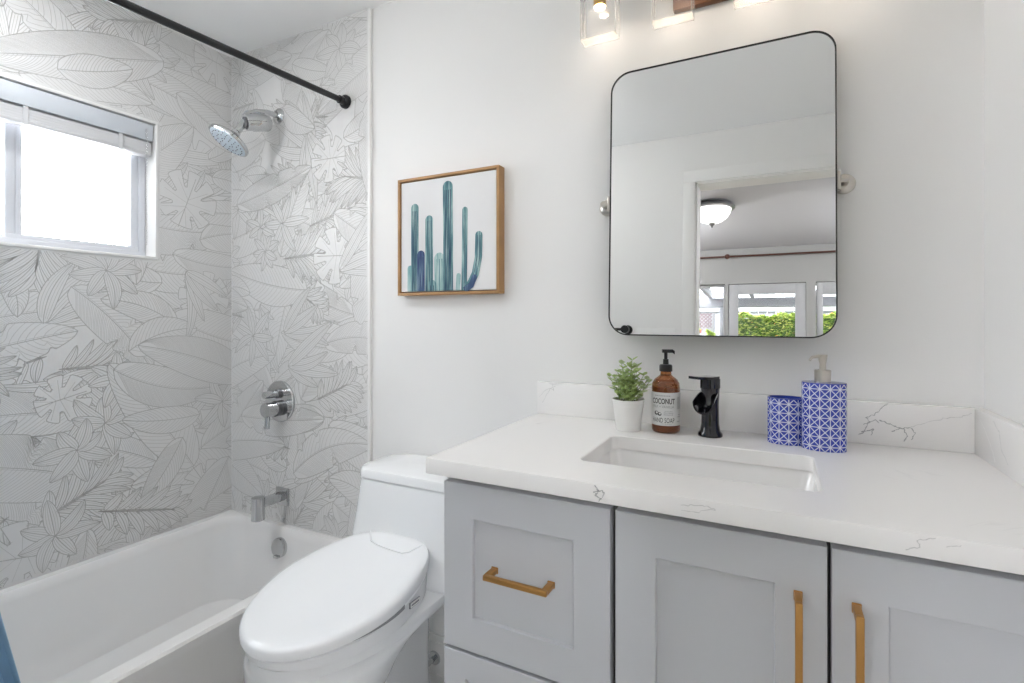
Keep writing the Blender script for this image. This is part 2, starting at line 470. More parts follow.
        keep = (S[:, 0] > .002) & (S[:, 2] > .002) & (S[:, 0] < s.U-.002) & (S[:, 2] < s.U-.002) & (S[:, 1] > .002) & (S[:, 3] > .002) & (S[:, 1] < s.V-.002) & (S[:, 3] < s.V-.002)
        if hole: keep &= ~((mx > hole[0]-.008) & (mx < hole[1]+.008) & (my > hole[2]-.008) & (my < hole[3]+.008))
        for idx, (poly, lines, half) in enumerate(s.items):
            x0, y0 = poly.min(0); x1, y1 = poly.max(0)
            c = np.where(keep & (O < idx) & (mx > x0) & (mx < x1) & (my > y0) & (my < y1))[0]
            if len(c): keep[c[in_poly(mx[c], my[c], poly)]] = False
        S, K = S[keep], K[keep]
        W = {'o': .0021, 'v': .0013, 'h': .0010}; MT = {'o': 'tile_line', 'v': 'tile_vein', 'h': 'tile_vein'}
        for (a0, b0, a1, b1), k in zip(S, K):
            dx, dy = a1-a0, b1-b0; l = math.hypot(dx, dy)
            if l < 1e-6: continue
            h = W[k]/2; nx, ny = -dy/l*h, dx/l*h; ex, ey = dx/l*.0004, dy/l*.0004
            o = len(mb.v)
            for (u, v) in ((a0-ex+nx, b0-ey+ny), (a0-ex-nx, b0-ey-ny), (a1+ex-nx, b1+ey-ny), (a1+ex+nx, b1+ey+ny)):
                mb.v.append(place(u, v, .0003))
            mb.f.append((o, o+1, o+2, o+3)); mb.m.append(mb.mi(MT[k])); mb.sm.append(False)

b = MB()
b.box(XL-.13, XL, FY-.12, WY0, 0, CH, 'tile_white'); b.box(XL-.13, XL, WY1, D, 0, CH, 'tile_white')
b.box(XL-.13, XL, WY0, WY1, 0, WZ0, 'tile_white'); b.box(XL-.13, XL, WY0, WY1, WZ1, CH, 'tile_white')
art = Leafart(D-FY, CH-.36, 11); art.fill(1.0)
art.emit(b, lambda u, v, e: (XL+e, FY+u, .36+v), (WY0-FY, WY1-FY, WZ0-.36, WZ1-.36))
struct(b.build('wall_left'), 'wall beside the tub with grey line drawings of tropical leaves', 'wall')
# tile cladding on the back wall of the tub
TX1 = -1.262; TY = D-.009
b = MB(); b.box(XL, TX1-.012, TY, D, .345, CH, 'tile_white')
art = Leafart(TX1-.012-XL, CH-.36, 5); art.fill(1.0)
art.emit(b, lambda u, v, e: (XL+u, TY-e, .36+v))
struct(b.build('wall_back_tile'), 'tiled tub end wall with grey tropical leaf line drawings', 'wall')
struct(MB().box(TX1-.012, TX1, TY-.003, D, 0, CH, 'trim_white', .002).build('trim_2'), 'slim white edge strip beside the leaf tile', 'edge trim')
# baseboard on the back wall beside the toilet
b = MB(); b.box(TX1+.001, -.585, D-.014, D, 0, .105, 'trim_white', .003); b.box(TX1+.001, -.585, D-.009, D, .10, .125, 'trim_white', .003)
struct(b.build('baseboard_back'), 'white baseboard behind the toilet', 'baseboard')

# ------------------------------------------------------------------ window
def frame_ring(b, x0, x1, y0, y1, z0, z1, w, m, bev=.003):
    b.box(x0, x1, y0, y1, z0, z0+w, m, bev); b.box(x0, x1, y0, y1, z1-w, z1, m, bev)
    b.box(x0, x1, y0, y0+w, z0+w*.9, z1-w*.9, m, bev); b.box(x0, x1, y1-w, y1, z0+w*.9, z1-w*.9, m, bev)
wn = bpy.data.objects.new('window_1', None); COL.objects.link(wn); wn.location = (0, 0, 0); struct(wn, 'white sliding window above the tub', 'window')
b = MB()    # tiled reveal lining
for a in ((WY0, WY1, WZ0, WZ0+.010), (WY0, WY1, WZ1-.010, WZ1)): b.box(XL-.13, XL+.0035, *a, 'trim_white', .0015)
for a in ((WY0, WY0+.010), (WY1-.010, WY1)): b.box(XL-.13, XL+.0035, *a, WZ0+.009, WZ1-.009, 'trim_white', .0015)
b.build('window_reveal', wn)
b = MB(); frame_ring(b, -2.135, -2.085, WY0+.011, WY1-.011, WZ0+.011, WZ1-.011, .022, 'vinyl'); b.build('window_frame', wn)
b = MB(); frame_ring(b, -2.112, -2.09, .683, WY1-.032, WZ0+.022, WZ1-.03, .026, 'vinyl', .004); b.box(-2.111, -2.092, .708, .724, WZ0+.03, WZ1-.04, 'vinyl', .003); b.build('sliding_sash', wn)
b = MB(); frame_ring(b, -2.132, -2.113, WY0+.032, .722, WZ0+.022, WZ1-.03, .022, 'vinyl', .004); b.build('fixed_sash', wn)
MB().box(-2.103, -2.100, .70, WY1-.05, WZ0+.04, WZ1-.05, 'clear_glass').build('window_pane', wn)
MB().box(-2.124, -2.121, WY0+.045, .71, WZ0+.04, WZ1-.05, 'clear_glass').build('window_pane', wn)

bl = thing('window_blind', 'raised white slatted blind with a pale valance at the top of the window', 'blind', (-2.045, .70, WZ1-.02))
b = MB(); b.box(-2.032, -2.026, WY0+.018, WY1-.016, 1.802, 1.862, 'blind', .002)
b.build('valance', bl, loc=None).matrix_parent_inverse = Matrix.Translation(-bl.location)
def part(mb, name, root):
    """build in world coordinates and hang under root"""
    bpy.context.view_layer.update()
    o = mb.build(name, root); o.matrix_parent_inverse = root.matrix_world.inverted(); return o
b = MB(); b.box(-2.075, -2.036, WY0+.02, WY1-.018, 1.825, 1.864, 'blind_slat', .002); part(b, 'headrail', bl)
b = MB()
for k in range(8): b.box(-2.073, -2.031-.0007*(k % 2), WY0+.022, WY1-.02, 1.7612+k*.0042, 1.7654+k*.0042, 'blind_slat')
for k in (8, 9): b.box(-2.073, -2.041, WY0+.022, WY1-.02, 1.7612+k*.0052, 1.7664+k*.0052, 'blind_slat')
b.box(-2.073, -2.043, WY0+.022, WY1-.02, 1.79, 1.826, 'blind_slat')
part(b, 'slats', bl)
b = MB(); b.box(-2.074, -2.029, WY0+.021, WY1-.019, 1.748, 1.761, 'blind_slat', .003); part(b, 'bottom_rail', bl)
for y in (.45, .71, .965):
    part(MB().box(-2.0285, -2.0275, y-.006, y+.006, 1.745, 1.803, 'blind_slat'), 'ladder_tape', bl)
part(MB().tube([(-2.024, 1.045, 1.84), (-2.024, 1.045, 1.60), (-2.024, 1.046, 1.42)], .0022, 'clear_glass', 8), 'tilt_wand', bl)

# ------------------------------------------------------------------ tub
def rrect(x0, x1, y0, y1, r, z, n=10):
    pts = []
    for cx, cy, a0 in ((x1-r, y1-r, 0), (x0+r, y1-r, PI/2), (x0+r, y0+r, PI), (x1-r, y0+r, 1.5*PI)):
        for i in range(n+1):
            a = a0+PI/2*i/n; pts.append((cx+r*math.cos(a), cy+r*math.sin(a), z))
    return pts
tx0, tx1, ty0, ty1, tz = XL+.002, -1.292, FY+.003, TY-.002, .36
tub = thing('bathtub', 'white alcove bathtub beneath the leaf-patterned walls', 'bathtub', ((tx0+tx1)/2, (ty0+ty1)/2, 0))
b = MB()
rings = [rrect(tx0, tx1-.012, ty0, ty1, .004, .002), rrect(tx0, tx1-.012, ty0, ty1, .004, tz-.045), rrect(tx0, tx1, ty0, ty1, .006, tz-.030),
         rrect(tx0, tx1, ty0, ty1, .006, tz-.006), rrect(tx0+.004, tx1-.006, ty0+.004, ty1-.003, .006, tz)]
ix0, ix1, iy0, iy1 = tx0+.040, tx1-.052, ty0+.07, ty1-.030
rings += [rrect(ix0-.006, ix1+.006, iy0-.006, iy1+.006, .10, tz), rrect(ix0, ix1, iy0, iy1, .10, tz-.006), rrect(ix0+.006, ix1-.004, iy0+.01, iy1-.008, .10, tz-.03),
          rrect(ix0+.025, ix1-.03, iy0+.10, iy1-.03, .11, .14), rrect(ix0+.045, ix1-.05, iy0+.20, iy1-.05, .12, .065), rrect(ix0+.09, ix1-.095, iy0+.27, iy1-.11, .11, .035)]
b.loft(rings, 'tub_acrylic'); part(b, 'tub_shell', tub)
b = MB(); M = align((-1.668, iy1-.016, .290), (0, -1, .10))
b.lathe([(.0, -.006), (.036, -.006), (.036, .006), (.034, .011), (.020, .013), (0, .013)], 'chrome', 32, M, caps=(False, False)); b.box(-.012, .012, -.036, -.026, .004, .02, 'chrome', .004, M)
part(b, 'overflow_plate', tub)
b = MB(); b.lathe([(0, 0), (.030, 0), (.030, .004), (.018, .006), (0, .006)], 'chrome', 28, T(-1.668, 1.15, .0345), caps=(False, False)); part(b, 'drain', tub)

# ------------------------------------------------------------------ shower fittings
sp = thing('tub_spout', 'chrome tub spout on a square wall plate above the tub rim', 'spout', (-1.705, TY, .465))
b = MB(); b.box(-1.738, -1.672, TY-.012, TY-.0005, .432, .498, 'chrome', .003); part(b, 'wall_plate', sp)
b = MB(); b.box(-1.724, -1.686, TY-.115, TY-.008, .452, .482, 'chrome', .005); part(b, 'spout_arm', sp)
b = MB(); b.tube([(-1.705, TY-.112, .492), (-1.705, TY-.112, .410)], .0235, 'chrome', 28); b.tube([(-1.705, TY-.112, .411), (-1.705, TY-.112, .408)], .019, 'chrome_dark', 24); part(b, 'outlet', sp)

vl = thing('shower_valve', 'round chrome shower valve plate with two lever knobs above the spout', 'shower valve', (-1.722, TY, .83))
b = MB(); M = align((-1.722, TY-.0005, .832), (0, -1, 0))
b.lathe([(0, 0), (.080, 0), (.080, .006), (.077, .010), (0, .010)], 'chrome', 48, M, caps=(False, False)); part(b, 'escutcheon', vl)
b = MB(); b.tube([(-1.722, TY-.008, .806), (-1.722, TY-.028, .806)], .030, 'chrome_dark', 28); b.tube([(-1.722, TY-.026, .806), (-1.722, TY-.072, .806)], .027, 'chrome', 28); b.tube([(-1.722, TY-.060, .785), (-1.722, TY-.062, .735)], .0095, 'chrome', 14); part(b, 'temperature_knob', vl)
b = MB(); b.tube([(-1.722, TY-.008, .862), (-1.722, TY-.020, .862)], .017, 'chrome_dark', 20); b.tube([(-1.722, TY-.018, .862), (-1.722, TY-.074, .864)], .0135, 'chrome', 20); part(b, 'diverter_lever', vl)

sh = thing('shower', 'chrome shower arm with a barrel diverter and round tilted head', 'shower head', (-1.733, TY, 1.948))
b = MB(); b.lathe([(0, 0), (.030, 0), (.030, .004), (.022, .011), (.014, .014), (0, .014)], 'chrome', 32, align((-1.733, TY-.0005, 1.948), (0, -1, 0)), caps=(False, False)); part(b, 'flange', sh)
b = MB(); b.tube([(-1.733, TY-.01, 1.948), (-1.737, TY-.05, 1.946), (-1.745, TY-.09, 1.936), (-1.757, TY-.135, 1.905)], .0105, 'chrome', 16); part(b, 'shower_arm', sh)
HC = Vector((-1.765, 1.185, 1.800)); HN = Vector((-.20, -.52, -.83)).normalized()
b = MB()
b.tube([(-1.730, 1.322, 1.906), (-1.731, 1.316, 1.904), (-1.738, 1.262, 1.888), (-1.739, 1.258, 1.887), (-1.742, 1.238, 1.881), (-1.743, 1.234, 1.880)], [.026, .032, .033, .030, .030, .027], 'chrome', 28)
b.tube([(-1.7435, 1.2335, 1.8795), (-1.744, 1.231, 1.879)], [.020, .020], 'chrome_dark', 24)
b.tube([(-1.772, 1.295, 1.925), (-1.765, 1.262, 1.912)], [.022, .024], 'chrome', 24)
part(b, 'diverter', sh)
b = MB(); b.tube([(-1.755, 1.245, 1.893), HC-HN*.03], [.014, .012], 'chrome', 16)
b.bm((lambda q: (bmesh.ops.create_uvsphere(q, u_segments=16, v_segments=10, radius=.017), q)[1])(bmesh.new()), 'chrome', True, T(*(HC-HN*.036))); part(b, 'ball_joint', sh)
b = MB(); M = align(HC, HN)
b.lathe([(0, -.034), (.018, -.034), (.03, -.026), (.067, -.010), (.0735, -.004), (.0735, .004), (.067, .007)], 'chrome', 48, M, caps=(True, False)); hd = part(b, 'head', sh)
b = MB(); b.lathe([(.0675, .0065), (.058, .009), (0, .009)], 'nozzles', 48, M, caps=(False, True))
for rr, nn in ((.02, 8), (.038, 14), (.056, 22)):
    for k in range(nn): b.lathe([(.0022, .008), (.0016, .012)], 'chrome_dark', 6, M @ T(rr*math.cos(2*PI*k/nn), rr*math.sin(2*PI*k/nn), 0))
part(b, 'spray_face', hd)

# ------------------------------------------------------------------ curtain rod and curtain
rod = thing('shower_curtain_rod', 'black tension rod running high above the tub', 'curtain rod', (-1.381, D, 1.94))
RP = Vector((-1.376, TY-.001, 1.934)); RQ = Vector((-1.445, FY+.001, 1.905)); rd = (RQ-RP).normalized()
b = MB(); b.tube([RP+rd*.01, RP+rd*.86], .0105, 'black_metal', 18); part(b, 'inner_tube', rod)
b = MB(); b.tube([RP+rd*.80, RP+rd*.815, RQ-rd*.01], [.0125, .0135, .0135], 'black_metal', 18); part(b, 'outer_tube', rod)
for P, dd in ((RP, rd), (RQ, -rd)):
    b = MB(); b.tube([P, P+dd*.010, P+dd*.016, P+dd*.017, P+dd*.034], [.024, .024, .019, .014, .014], 'black_metal', 28); part(b, 'end_cap', rod)

cu = thing('shower_curtain', 'pale blue shower curtain bunched at the near end of the tub', 'shower curtain', (-1.43, .1, .3))
b = MB(); rings = []
NZ, NP = 30, 90
for i in range(NZ+1):
    q = i/NZ; z = 1.86-(1.86-.22)*q
    y1 = .226+.235*q**.8+.055*max(0, q-.6)/.4; y0 = FY+.02
    rw = []
    for j in range(NP+1):
        t = j/NP; a = t*2*PI*9
        rw.append((-1.435+.030*math.sin(a)*(1+.3*math.sin(t*5+q*2))+.03*q, y0+(y1-y0)*t+.008*math.sin(2*a+q*3), z))
    rings.append(rw)
vs = [p for r_ in rings for p in r_]; nP = NP+1
fs = [(i*nP+j, i*nP+j+1, (i+1)*nP+j+1, (i+1)*nP+j) for i in range(NZ) for j in range(NP)]
b.add(vs, fs, 'curtain_blue', True)
c = part(b, 'curtain_cloth', cu); sm = c.modifiers.new('thickness', 'SOLIDIFY'); sm.thickness = .0015
for k in range(8):
    y = FY+.035+k*.034; t = (D-y)/(D-FY); p = RP.lerp(RQ, (TY-y)/(TY-FY)); b = MB()
    pts = [p+Vector((.022*math.cos(a), 0, .022*math.sin(a)-.008)) for a in np.linspace(0, 2*PI, 17)]
    b.tube([tuple(x) for x in pts], .0022, 'chrome', 8); part(b, 'curtain_ring', cu)

# ------------------------------------------------------------------ toilet
TXC = -.948
def egg(yf, yb, W, z, n=72, xc=TXC, rear=3.6, fs=.56, slope=0.0, cr=1.0):
    """plan outline: elliptical nose at yf, squared-off rear at yb"""
    pts = []; L = yb-yf; ym = yf+L*fs
    for i in range(n):
        a = 2*PI*i/n; cx_, sy_ = math.cos(a), math.sin(a)
        if sy_ <= 0:
            e = 2.05; x = W*math.copysign(abs(cx_)**(2/e), cx_); y = ym+(ym-yf)*math.copysign(abs(sy_)**(2/e), sy_)
        else:
            e = rear; x = W*math.copysign(abs(cx_)**(2/e), cx_)*(1-.0*sy_); y = ym+(yb-ym)*abs(sy_)**(2/e)
        pts.append((xc+x, y, z+slope*(y-yf)))
    return pts
to = thing('toilet', 'white one-piece toilet with a low tank and closed bidet lid', 'toilet', (TXC, 1.05, 0))
b = MB()
# bowl that sweeps back into the deck
bz = [(0.001, .815, .93, .108), (.03, .80, .925, .112), (.10, .785, .92, .116), (.18, .765, .925, .128), (.25, .742, .935, .146), (.30, .725, .95, .160), (.34, .715, .975, .168), (.370, .708, 1.00, .173), (.392, .705, 1.05, .176), (.404, .703, 1.12, .178), (.412, .702, 1.30, .179), (.425, .701, 1.35, .180), (.434, .703, 1.352, .178), (.4365, .708, 1.35, .172)]
def taperx(ring, y0, y1, k):
    """narrow the outline smoothly towards the rear"""
    o = []
    for x, y, z in ring:
        t = min(1, max(0, (y-y0)/(y1-y0))); t = t*t*(3-2*t); o.append((TXC+(x-TXC)*(1-k*t), y, z))
    return o
b.loft([egg(yf, yb, W, z, rear=3.2 if z > .3 else 2.2, fs=.56 if z > .35 else .5) for z, yf, yb, W in bz], 'porcelain')
part(b, 'bowl', to)
b = MB(); b.loft([rrect(TXC-w_, TXC+w_, .86, y2, .045, z) for z, w_, y2 in ((.001, .112, 1.19), (.02, .106, 1.185), (.2, .098, 1.18), (.34, .100, 1.18), (.412, .12, 1.20))], 'porcelain'); part(b, 'pedestal', to)
def tankring(z, hw, yf, r=.05, bow=.012, yb=D-.012):
    pts = rrect(TXC-hw, TXC+hw, yf, yb, r, z, 8)
    return [(x, y-(bow*(1-((x-TXC)/hw)**2) if y < (yf+yb)/2 else 0), z) for x, y, z in pts]
b = MB(); b.loft([tankring(.414, .180, 1.165, .04), tankring(.425, .190, 1.135, .045), tankring(.437, .204, 1.110), tankring(.448, .209, 1.112), tankring(.465, .208, 1.125), tankring(.50, .206, 1.143), tankring(.58, .203, 1.160), tankring(.671, .198, 1.174), tankring(.6735, .194, 1.178)], 'porcelain'); part(b, 'tank', to)
b = MB(); b.loft([tankring(.6755, .193, 1.180), tankring(.6775, .200, 1.172), tankring(.694, .200, 1.173), tankring(.701, .196, 1.178, .05), tankring(.7045, .180, 1.195, .05), tankring(.7055, .12, 1.25, .03)], 'porcelain'); part(b, 'tank_lid', to)
b = MB(); KT = .17
def wedge(yf, yb, W, zf, zr, inset=0): return taperx(egg(yf+inset, yb-inset, W-inset, zf, slope=(zr-zf)/(yb-yf), rear=3.0), .88, 1.16, KT)
b.loft([wedge(.700, 1.150, .178, .4375, .4385, .012), wedge(.697, 1.150, .182, .441, .444, .002), wedge(.695, 1.152, .184, .457, .505), wedge(.695, 1.152, .184, .461, .512, .006)], 'seat_plastic'); seat = part(b, 'bidet_seat', to)
b = MB(); b.loft([wedge(.692, 1.158, .185, .4615, .514, .006), wedge(.690, 1.160, .187, .464, .517), wedge(.690, 1.160, .187, .479, .533), wedge(.690, 1.160, .187, .484, .541, .004), wedge(.690, 1.160, .187, .4875, .546, .013), wedge(.690, 1.160, .187, .489, .549, .030), wedge(.69, 1.16, .187, .4895, .551, .07), wedge(.69, 1.16, .187, .4895, .552, .12)], 'seat_plastic'); lid = part(b, 'seat_lid', to)
def lz(y): return .4893+(y-.69)*(.0605/.47)
b = MB()
b.tube([(TXC+xa, ya, lz(ya)+.0002) for xa, ya in ((-.090, 1.125), (-.050, 1.085), (-.02, 1.076), (.03, 1.070), (.072, 1.068), (.086, 1.078), (.098, 1.118))], .0018, 'seat_plastic', 8)
part(b, 'hinge_cover_seam', lid)
xs = TXC+.184*.98
b = MB(); b.box(xs-.002, xs+.0012, .965, 1.003, .470, .484, 'badge_gap_grey', .0005); b.box(xs+.001, xs+.0017, .967, 1.001, .4715, .4825, 'trim_white'); b.box(xs+.0015, xs+.0021, .970, .998, .475, .479, 'badge_gap_grey'); part(b, 'seat_badge', seat)
b = MB(); vs = []; NS = 14
for i, y in enumerate(np.linspace(.80, .945, NS)):
    t = i/(NS-1); h = .011*t**.8+.0006; zt = .464+(y-.69)*(.053/.47)+.0008
    q = min(1, max(0, (y-.88)/.28)); q = q*q*(3-2*q); s0 = (y-.69)/.47; e = min(1, (y-.69)/(.47*.56))
    W_ = .187*(1-(1-e)**2.05)**(1/2.05)*(1-KT*q)
    vs += [(TXC+W_-.014, y, zt-h), (TXC+W_-.014, y, zt), (TXC+W_-.0005, y, zt-h), (TXC+W_-.0005, y, zt)]
fs = []
for i in range(NS-1):
    a = i*4; fs += [(a+2, a+6, a+7, a+3), (a+1, a+3, a+7, a+5), (a, a+4, a+6, a+2)]
fs += [(0, 2, 3, 1), (NS*4-4, NS*4-3, NS*4-1, NS*4-2)]
b.add(vs, fs, 'badge_gap_grey'); part(b, 'side_gap_shade', seat)  # solid grey strip standing in for the shade in the gap under the lid

sv = thing('water_supply_valve', 'small chrome supply stop valve low on the wall behind the toilet', 'valve', (-.985, D, .06))
b = MB(); b.lathe([(0, 0), (.022, 0), (.020, .006), (0, .008)], 'chrome', 24, align((-.985, D-.0145, .055), (0, -1, 0)), caps=(False, False)); b.tube([(-.985, D-.02, .055), (-.985, D-.075, .055)], .008, 'chrome', 14); part(b, 'stop_valve', sv)
b = MB(); b.tube([(-.985, D-.075, .055), (-.985, D-.098, .055)], [.014, .012], 'chrome', 16); part(b, 'valve_handle', sv)
b = MB(); b.tube([(-.985, D-.06, .062), (-.99, D-.06, .14), (-1.01, D-.065, .24), (-1.02, D-.08, .33), (-1.02, D-.10, .405)], .0055, 'hose_grey', 10); part(b, 'supply_hose', sv)

# ------------------------------------------------------------------ vanity
VX0, VX1, VF = -.588, XR-.003, .862
va = thing('bathroom_vanity', 'pale grey shaker vanity with brass pulls under the quartz top', 'cabinet', (-.1, 1.1, 0))
b = MB()
b.box(VX0, VX0+.018, VF, D-.004, .0, .848, 'cabinet', .001); b.box(VX1-.018, VX1, VF, D-.004, .0, .848, 'cabinet', .001)
b.box(VX0+.017, VX1-.017, VF+.001, VF+.018, .10, .70, 'cabinet_dark'); b.box(VX0+.017, VX1-.017, VF+.001, VF+.018, .838, .848, 'cabinet'); b.box(VX0+.017, VX1-.017, VF+.001, VF+.004, .70, .838, 'cabinet_dark')
b.box(VX0+.017, VX1-.017, VF, D-.005, .10, .118, 'cabinet'); b.box(VX0+.017, VX1-.017, VF+.06, VF+.075, .0, .10, 'cabinet_dark'); b.box(VX0+.017, VX1-.017, D-.02, D-.005, .1, .65, 'cabinet')
part(b, 'cabinet_body', va)
def shaker(x0, x1, z0, z1, rail=.066):
    b = MB(); yf, yb = .840, VF-.001
    ix0_, ix1_, iz0, iz1 = x0+rail, x1-rail, z0+rail, z1-rail
    e = .0012; d_ = .0075
    def rr(a0, a1, c0, c1, y): return [(a0, y, c0), (a1, y, c0), (a1, y, c1), (a0, y, c1)]
    rg = [rr(x0, x1, z0, z1, yb), rr(x0, x1, z0, z1, yf+e), rr(x0+e, x1-e, z0+e, z1-e, yf), rr(ix0_-e, ix1_+e, iz0-e, iz1+e, yf), rr(ix0_, ix1_, iz0, iz1, yf+e), rr(ix0_+.001, ix1_-.001, iz0+.001, iz1-.001, yf+d_)]
    b.loft(rg, 'cabinet', smooth=False); return b
def pull(p, ax, ln, root):
    """slim square bar pull with two standing feet"""
    b = MB(); x, z = p; y0, y1 = .8395, .808
    a, w_ = ln/2, .0048
    if ax == 'x':
        b.box(x-a, x+a, y1-.006, y1+.004, z-w_, z+w_, 'brass', .0018)
        for s_ in (-1, 1): b.box(x+s_*(a-.006)-.006, x+s_*(a-.006)+.006, y1, y0+.0002, z-w_, z+w_, 'brass', .0015)
        for s_ in (-1, 1): b.box(x+s_*(a-.006)-.007, x+s_*(a-.006)+.007, y0-.003, y0+.0002, z-w_-.001, z+w_+.001, 'brass', .001)
    else:
        b.box(x-w_, x+w_, y1-.006, y1+.004, z-a, z+a, 'brass', .0018)
        for s_ in (-1, 1): b.box(x-w_, x+w_, y1, y0+.0002, z+s_*(a-.006)-.006, z+s_*(a-.006)+.006, 'brass', .0015)
        for s_ in (-1, 1): b.box(x-w_-.001, x+w_+.001, y0-.003, y0+.0002, z+s_*(a-.006)-.007, z+s_*(a-.006)+.007, 'brass', .001)
    return part(b, 'handle', root)
for z0, z1 in ((.515, .836), (.318, .5085), (.121, .3115)):
    rl = .066 if z1 > .6 else .05
    dr = part(shaker(-.5835, -.2475, z0, z1, rl), 'drawer', va)
    pull((-.4105, (z0+z1)/2+(.01 if z1 > .6 else 0)), 'x', .126, dr)
dr = part(shaker(-.2385, .0640, .121, .836), 'door', va); pull((.028, .684), 'z', .165, dr)
dr = part(shaker(.0690, .3720, .121, .836), 'door', va); pull((.098, .684), 'z', .165, dr)

# countertop with sink cut-out
ct = thing('countertop', 'white veined quartz countertop with low splashbacks', 'countertop', (-.12, 1.1, .88))
cx0, cx1, cy0, cy1, z0, z1 = -.618, XR-.001, .824, D-.001, .850, .880
SX0, SX1, SY0, SY1 = -.342, .066, .950, 1.188
b = MB(); n = 8
def roundloop(x0, x1, y0, y1, r, z): return rrect(x0, x1, y0, y1, r, z, n)
outer = [roundloop(cx0, cx1, cy0, cy1, .004, z0), roundloop(cx0, cx1, cy0, cy1, .004, z1-.003), roundloop(cx0+.0025, cx1, cy0+.0025, cy1, .004, z1)]
inner = [roundloop(SX0-.002, SX1+.002, SY0-.002, SY1+.002, .020, z1), roundloop(SX0, SX1, SY0, SY1, .018, z1-.002), roundloop(SX0, SX1, SY0, SY1, .018, z0)]
rg = outer+inner+[outer[0]]
b.loft(rg, 'quartz', caps=(False, False))
def vein(b, pts, wd, plane, m='quartz_vein', seed=0):
    """wandering thin vein: plane(u, v) -> xyz"""
    r = random.Random(seed); P = []
    for i in range(len(pts)-1):
        for k in range(6):
            t = k/6; P.append((pts[i][0]+(pts[i+1][0]-pts[i][0])*t+r.uniform(-.0015, .0015), pts[i][1]+(pts[i+1][1]-pts[i][1])*t+r.uniform(-.0015, .0015)))
    P.append(pts[-1])
    for i in range(len(P)-1):
        (a, c), (d_, e) = P[i], P[i+1]; l = math.hypot(d_-a, e-c)+1e-9
        h = wd*r.uniform(.4, 1.1)/2; nx, ny = -(e-c)/l*h, (d_-a)/l*h
        b.add([plane(a+nx, c+ny), plane(a-nx, c-ny), plane(d_-nx, e-ny), plane(d_+nx, e+ny)], [(0, 1, 2, 3)], m)
fp = lambda u, v: (u, cy0-.0003, v); tp = lambda u, v: (u, v, z1+.0003)
vein(b, [(-.268, .877), (-.262, .870), (-.268, .862), (-.258, .858), (-.263, .852)], .0018, fp, seed=1)
vein(b, [(-.272, .866), (-.258, .871), (-.252, .868), (-.256, .860)], .0013, fp, seed=2)
vein(b, [(-.13, .868), (-.10, .873), (-.08, .870), (-.105, .862), (-.13, .860)], .0012, fp, 'quartz_vein_soft', 3)
vein(b, [(.15, .858), (.165, .864), (.16, .872), (.18, .878)], .0014, fp, 'quartz_vein_soft', 4)
vein(b, [(.19, .868), (.205, .874)], .0012, fp, 'quartz_vein_soft', 5)
vein(b, [(-.262, .828), (-.22, .855), (-.17, .885), (-.12, .91)], .0013, tp, 'quartz_vein_soft', 6)
vein(b, [(.375, .93), (.34, .925), (.30, .90), (.25, .892)], .0018, tp, 'quartz_vein_soft', 7)
vein(b, [(-.57, .88), (-.53, .93), (-.50, .94)], .0010, tp, 'quartz_vein_soft', 17)
part(b, 'slab', ct)
BY = D-.020
b = MB(); b.box(cx0, cx1-.019, BY, D-.001, z1+.0002, .973, 'quartz', .0012)
bp_ = lambda u, v: (u, BY-.0003, v)
vein(b, [(.163, .898), (.175, .910), (.180, .925), (.192, .935), (.20, .928)], .0022, bp_, seed=8)
vein(b, [(.172, .922), (.183, .930), (.176, .938), (.19, .945), (.205, .962), (.215, .972)], .0016, bp_, seed=9)
vein(b, [(.20, .935), (.225, .925), (.243, .918), (.25, .905), (.243, .893)], .0026, bp_, seed=10)
vein(b, [(.222, .912), (.238, .920), (.255, .925), (.262, .912), (.256, .898)], .0020, bp_, seed=11)
vein(b, [(.255, .925), (.28, .935), (.31, .948), (.34, .955), (.355, .962)], .0012, bp_, 'quartz_vein_soft', 12)
vein(b, [(.168, .905), (.19, .915), (.185, .900)], .0024, bp_, seed=13)
vein(b, [(-.60, .912), (-.585, .94), (-.575, .955), (-.565, .95), (-.57, .968)], .0016, bp_, 'quartz_vein_soft', 14)
vein(b, [(-.612, .93), (-.59, .95), (-.56, .962)], .0013, bp_, 'quartz_vein_soft', 15)
part(b, 'backsplash', ct)
b = MB(); b.box(XR-.020, XR-.001, cy0+.001, D-.0015, z1+.0002, .973, 'quartz', .0012)
sp_ = lambda u, v: (XR-.0203, u, v)
vein(b, [(1.33, .955), (1.30, .94), (1.27, .915), (1.25, .89)], .0018, sp_, 'quartz_vein_soft', 21)
vein(b, [(1.26, .965), (1.23, .95), (1.22, .92), (1.19, .90)], .002, sp_, 'quartz_vein', 22)
part(b, 'side_splash', ct)

sk = thing('undermount_sink', 'white rectangular undermount sink below the black faucet', 'sink', ((SX0+SX1)/2, (SY0+SY1)/2, .85))
b = MB()
rg = [rrect(SX0-.022, SX1+.022, SY0-.022, SY1+.022, .03, .8495), rrect(SX0-.006, SX1+.006, SY0-.006, SY1+.006, .024, .8495), rrect(SX0-.004, SX1+.004, SY0-.004, SY1+.004, .024, .845),
      rrect(SX0+.004, SX1-.004, SY0+.004, SY1-.004, .03, .79), rrect(SX0+.012, SX1-.012, SY0+.012, SY1-.012, .035, .745), rrect(SX0+.045, SX1-.045, SY0+.04, SY1-.04, .03, .730), rrect(SX0+.16, SX1-.16, SY0+.10, SY1-.10, .015, .727)]
b.loft(rg, 'sink_ceramic', caps=(False, True))
out = [rrect(SX0-.022, SX1+.022, SY0-.022, SY1+.022, .03, .8495), rrect(SX0-.022, SX1+.022, SY0-.022, SY1+.022, .03, .84), rrect(SX0-.008, SX1+.008, SY0-.008, SY1+.008, .035, .78), rrect(SX0+.01, SX1-.01, SY0+.01, SY1-.01, .035, .72)]
b.loft(out, 'sink_ceramic', caps=(False, True)); part(b, 'basin', sk)
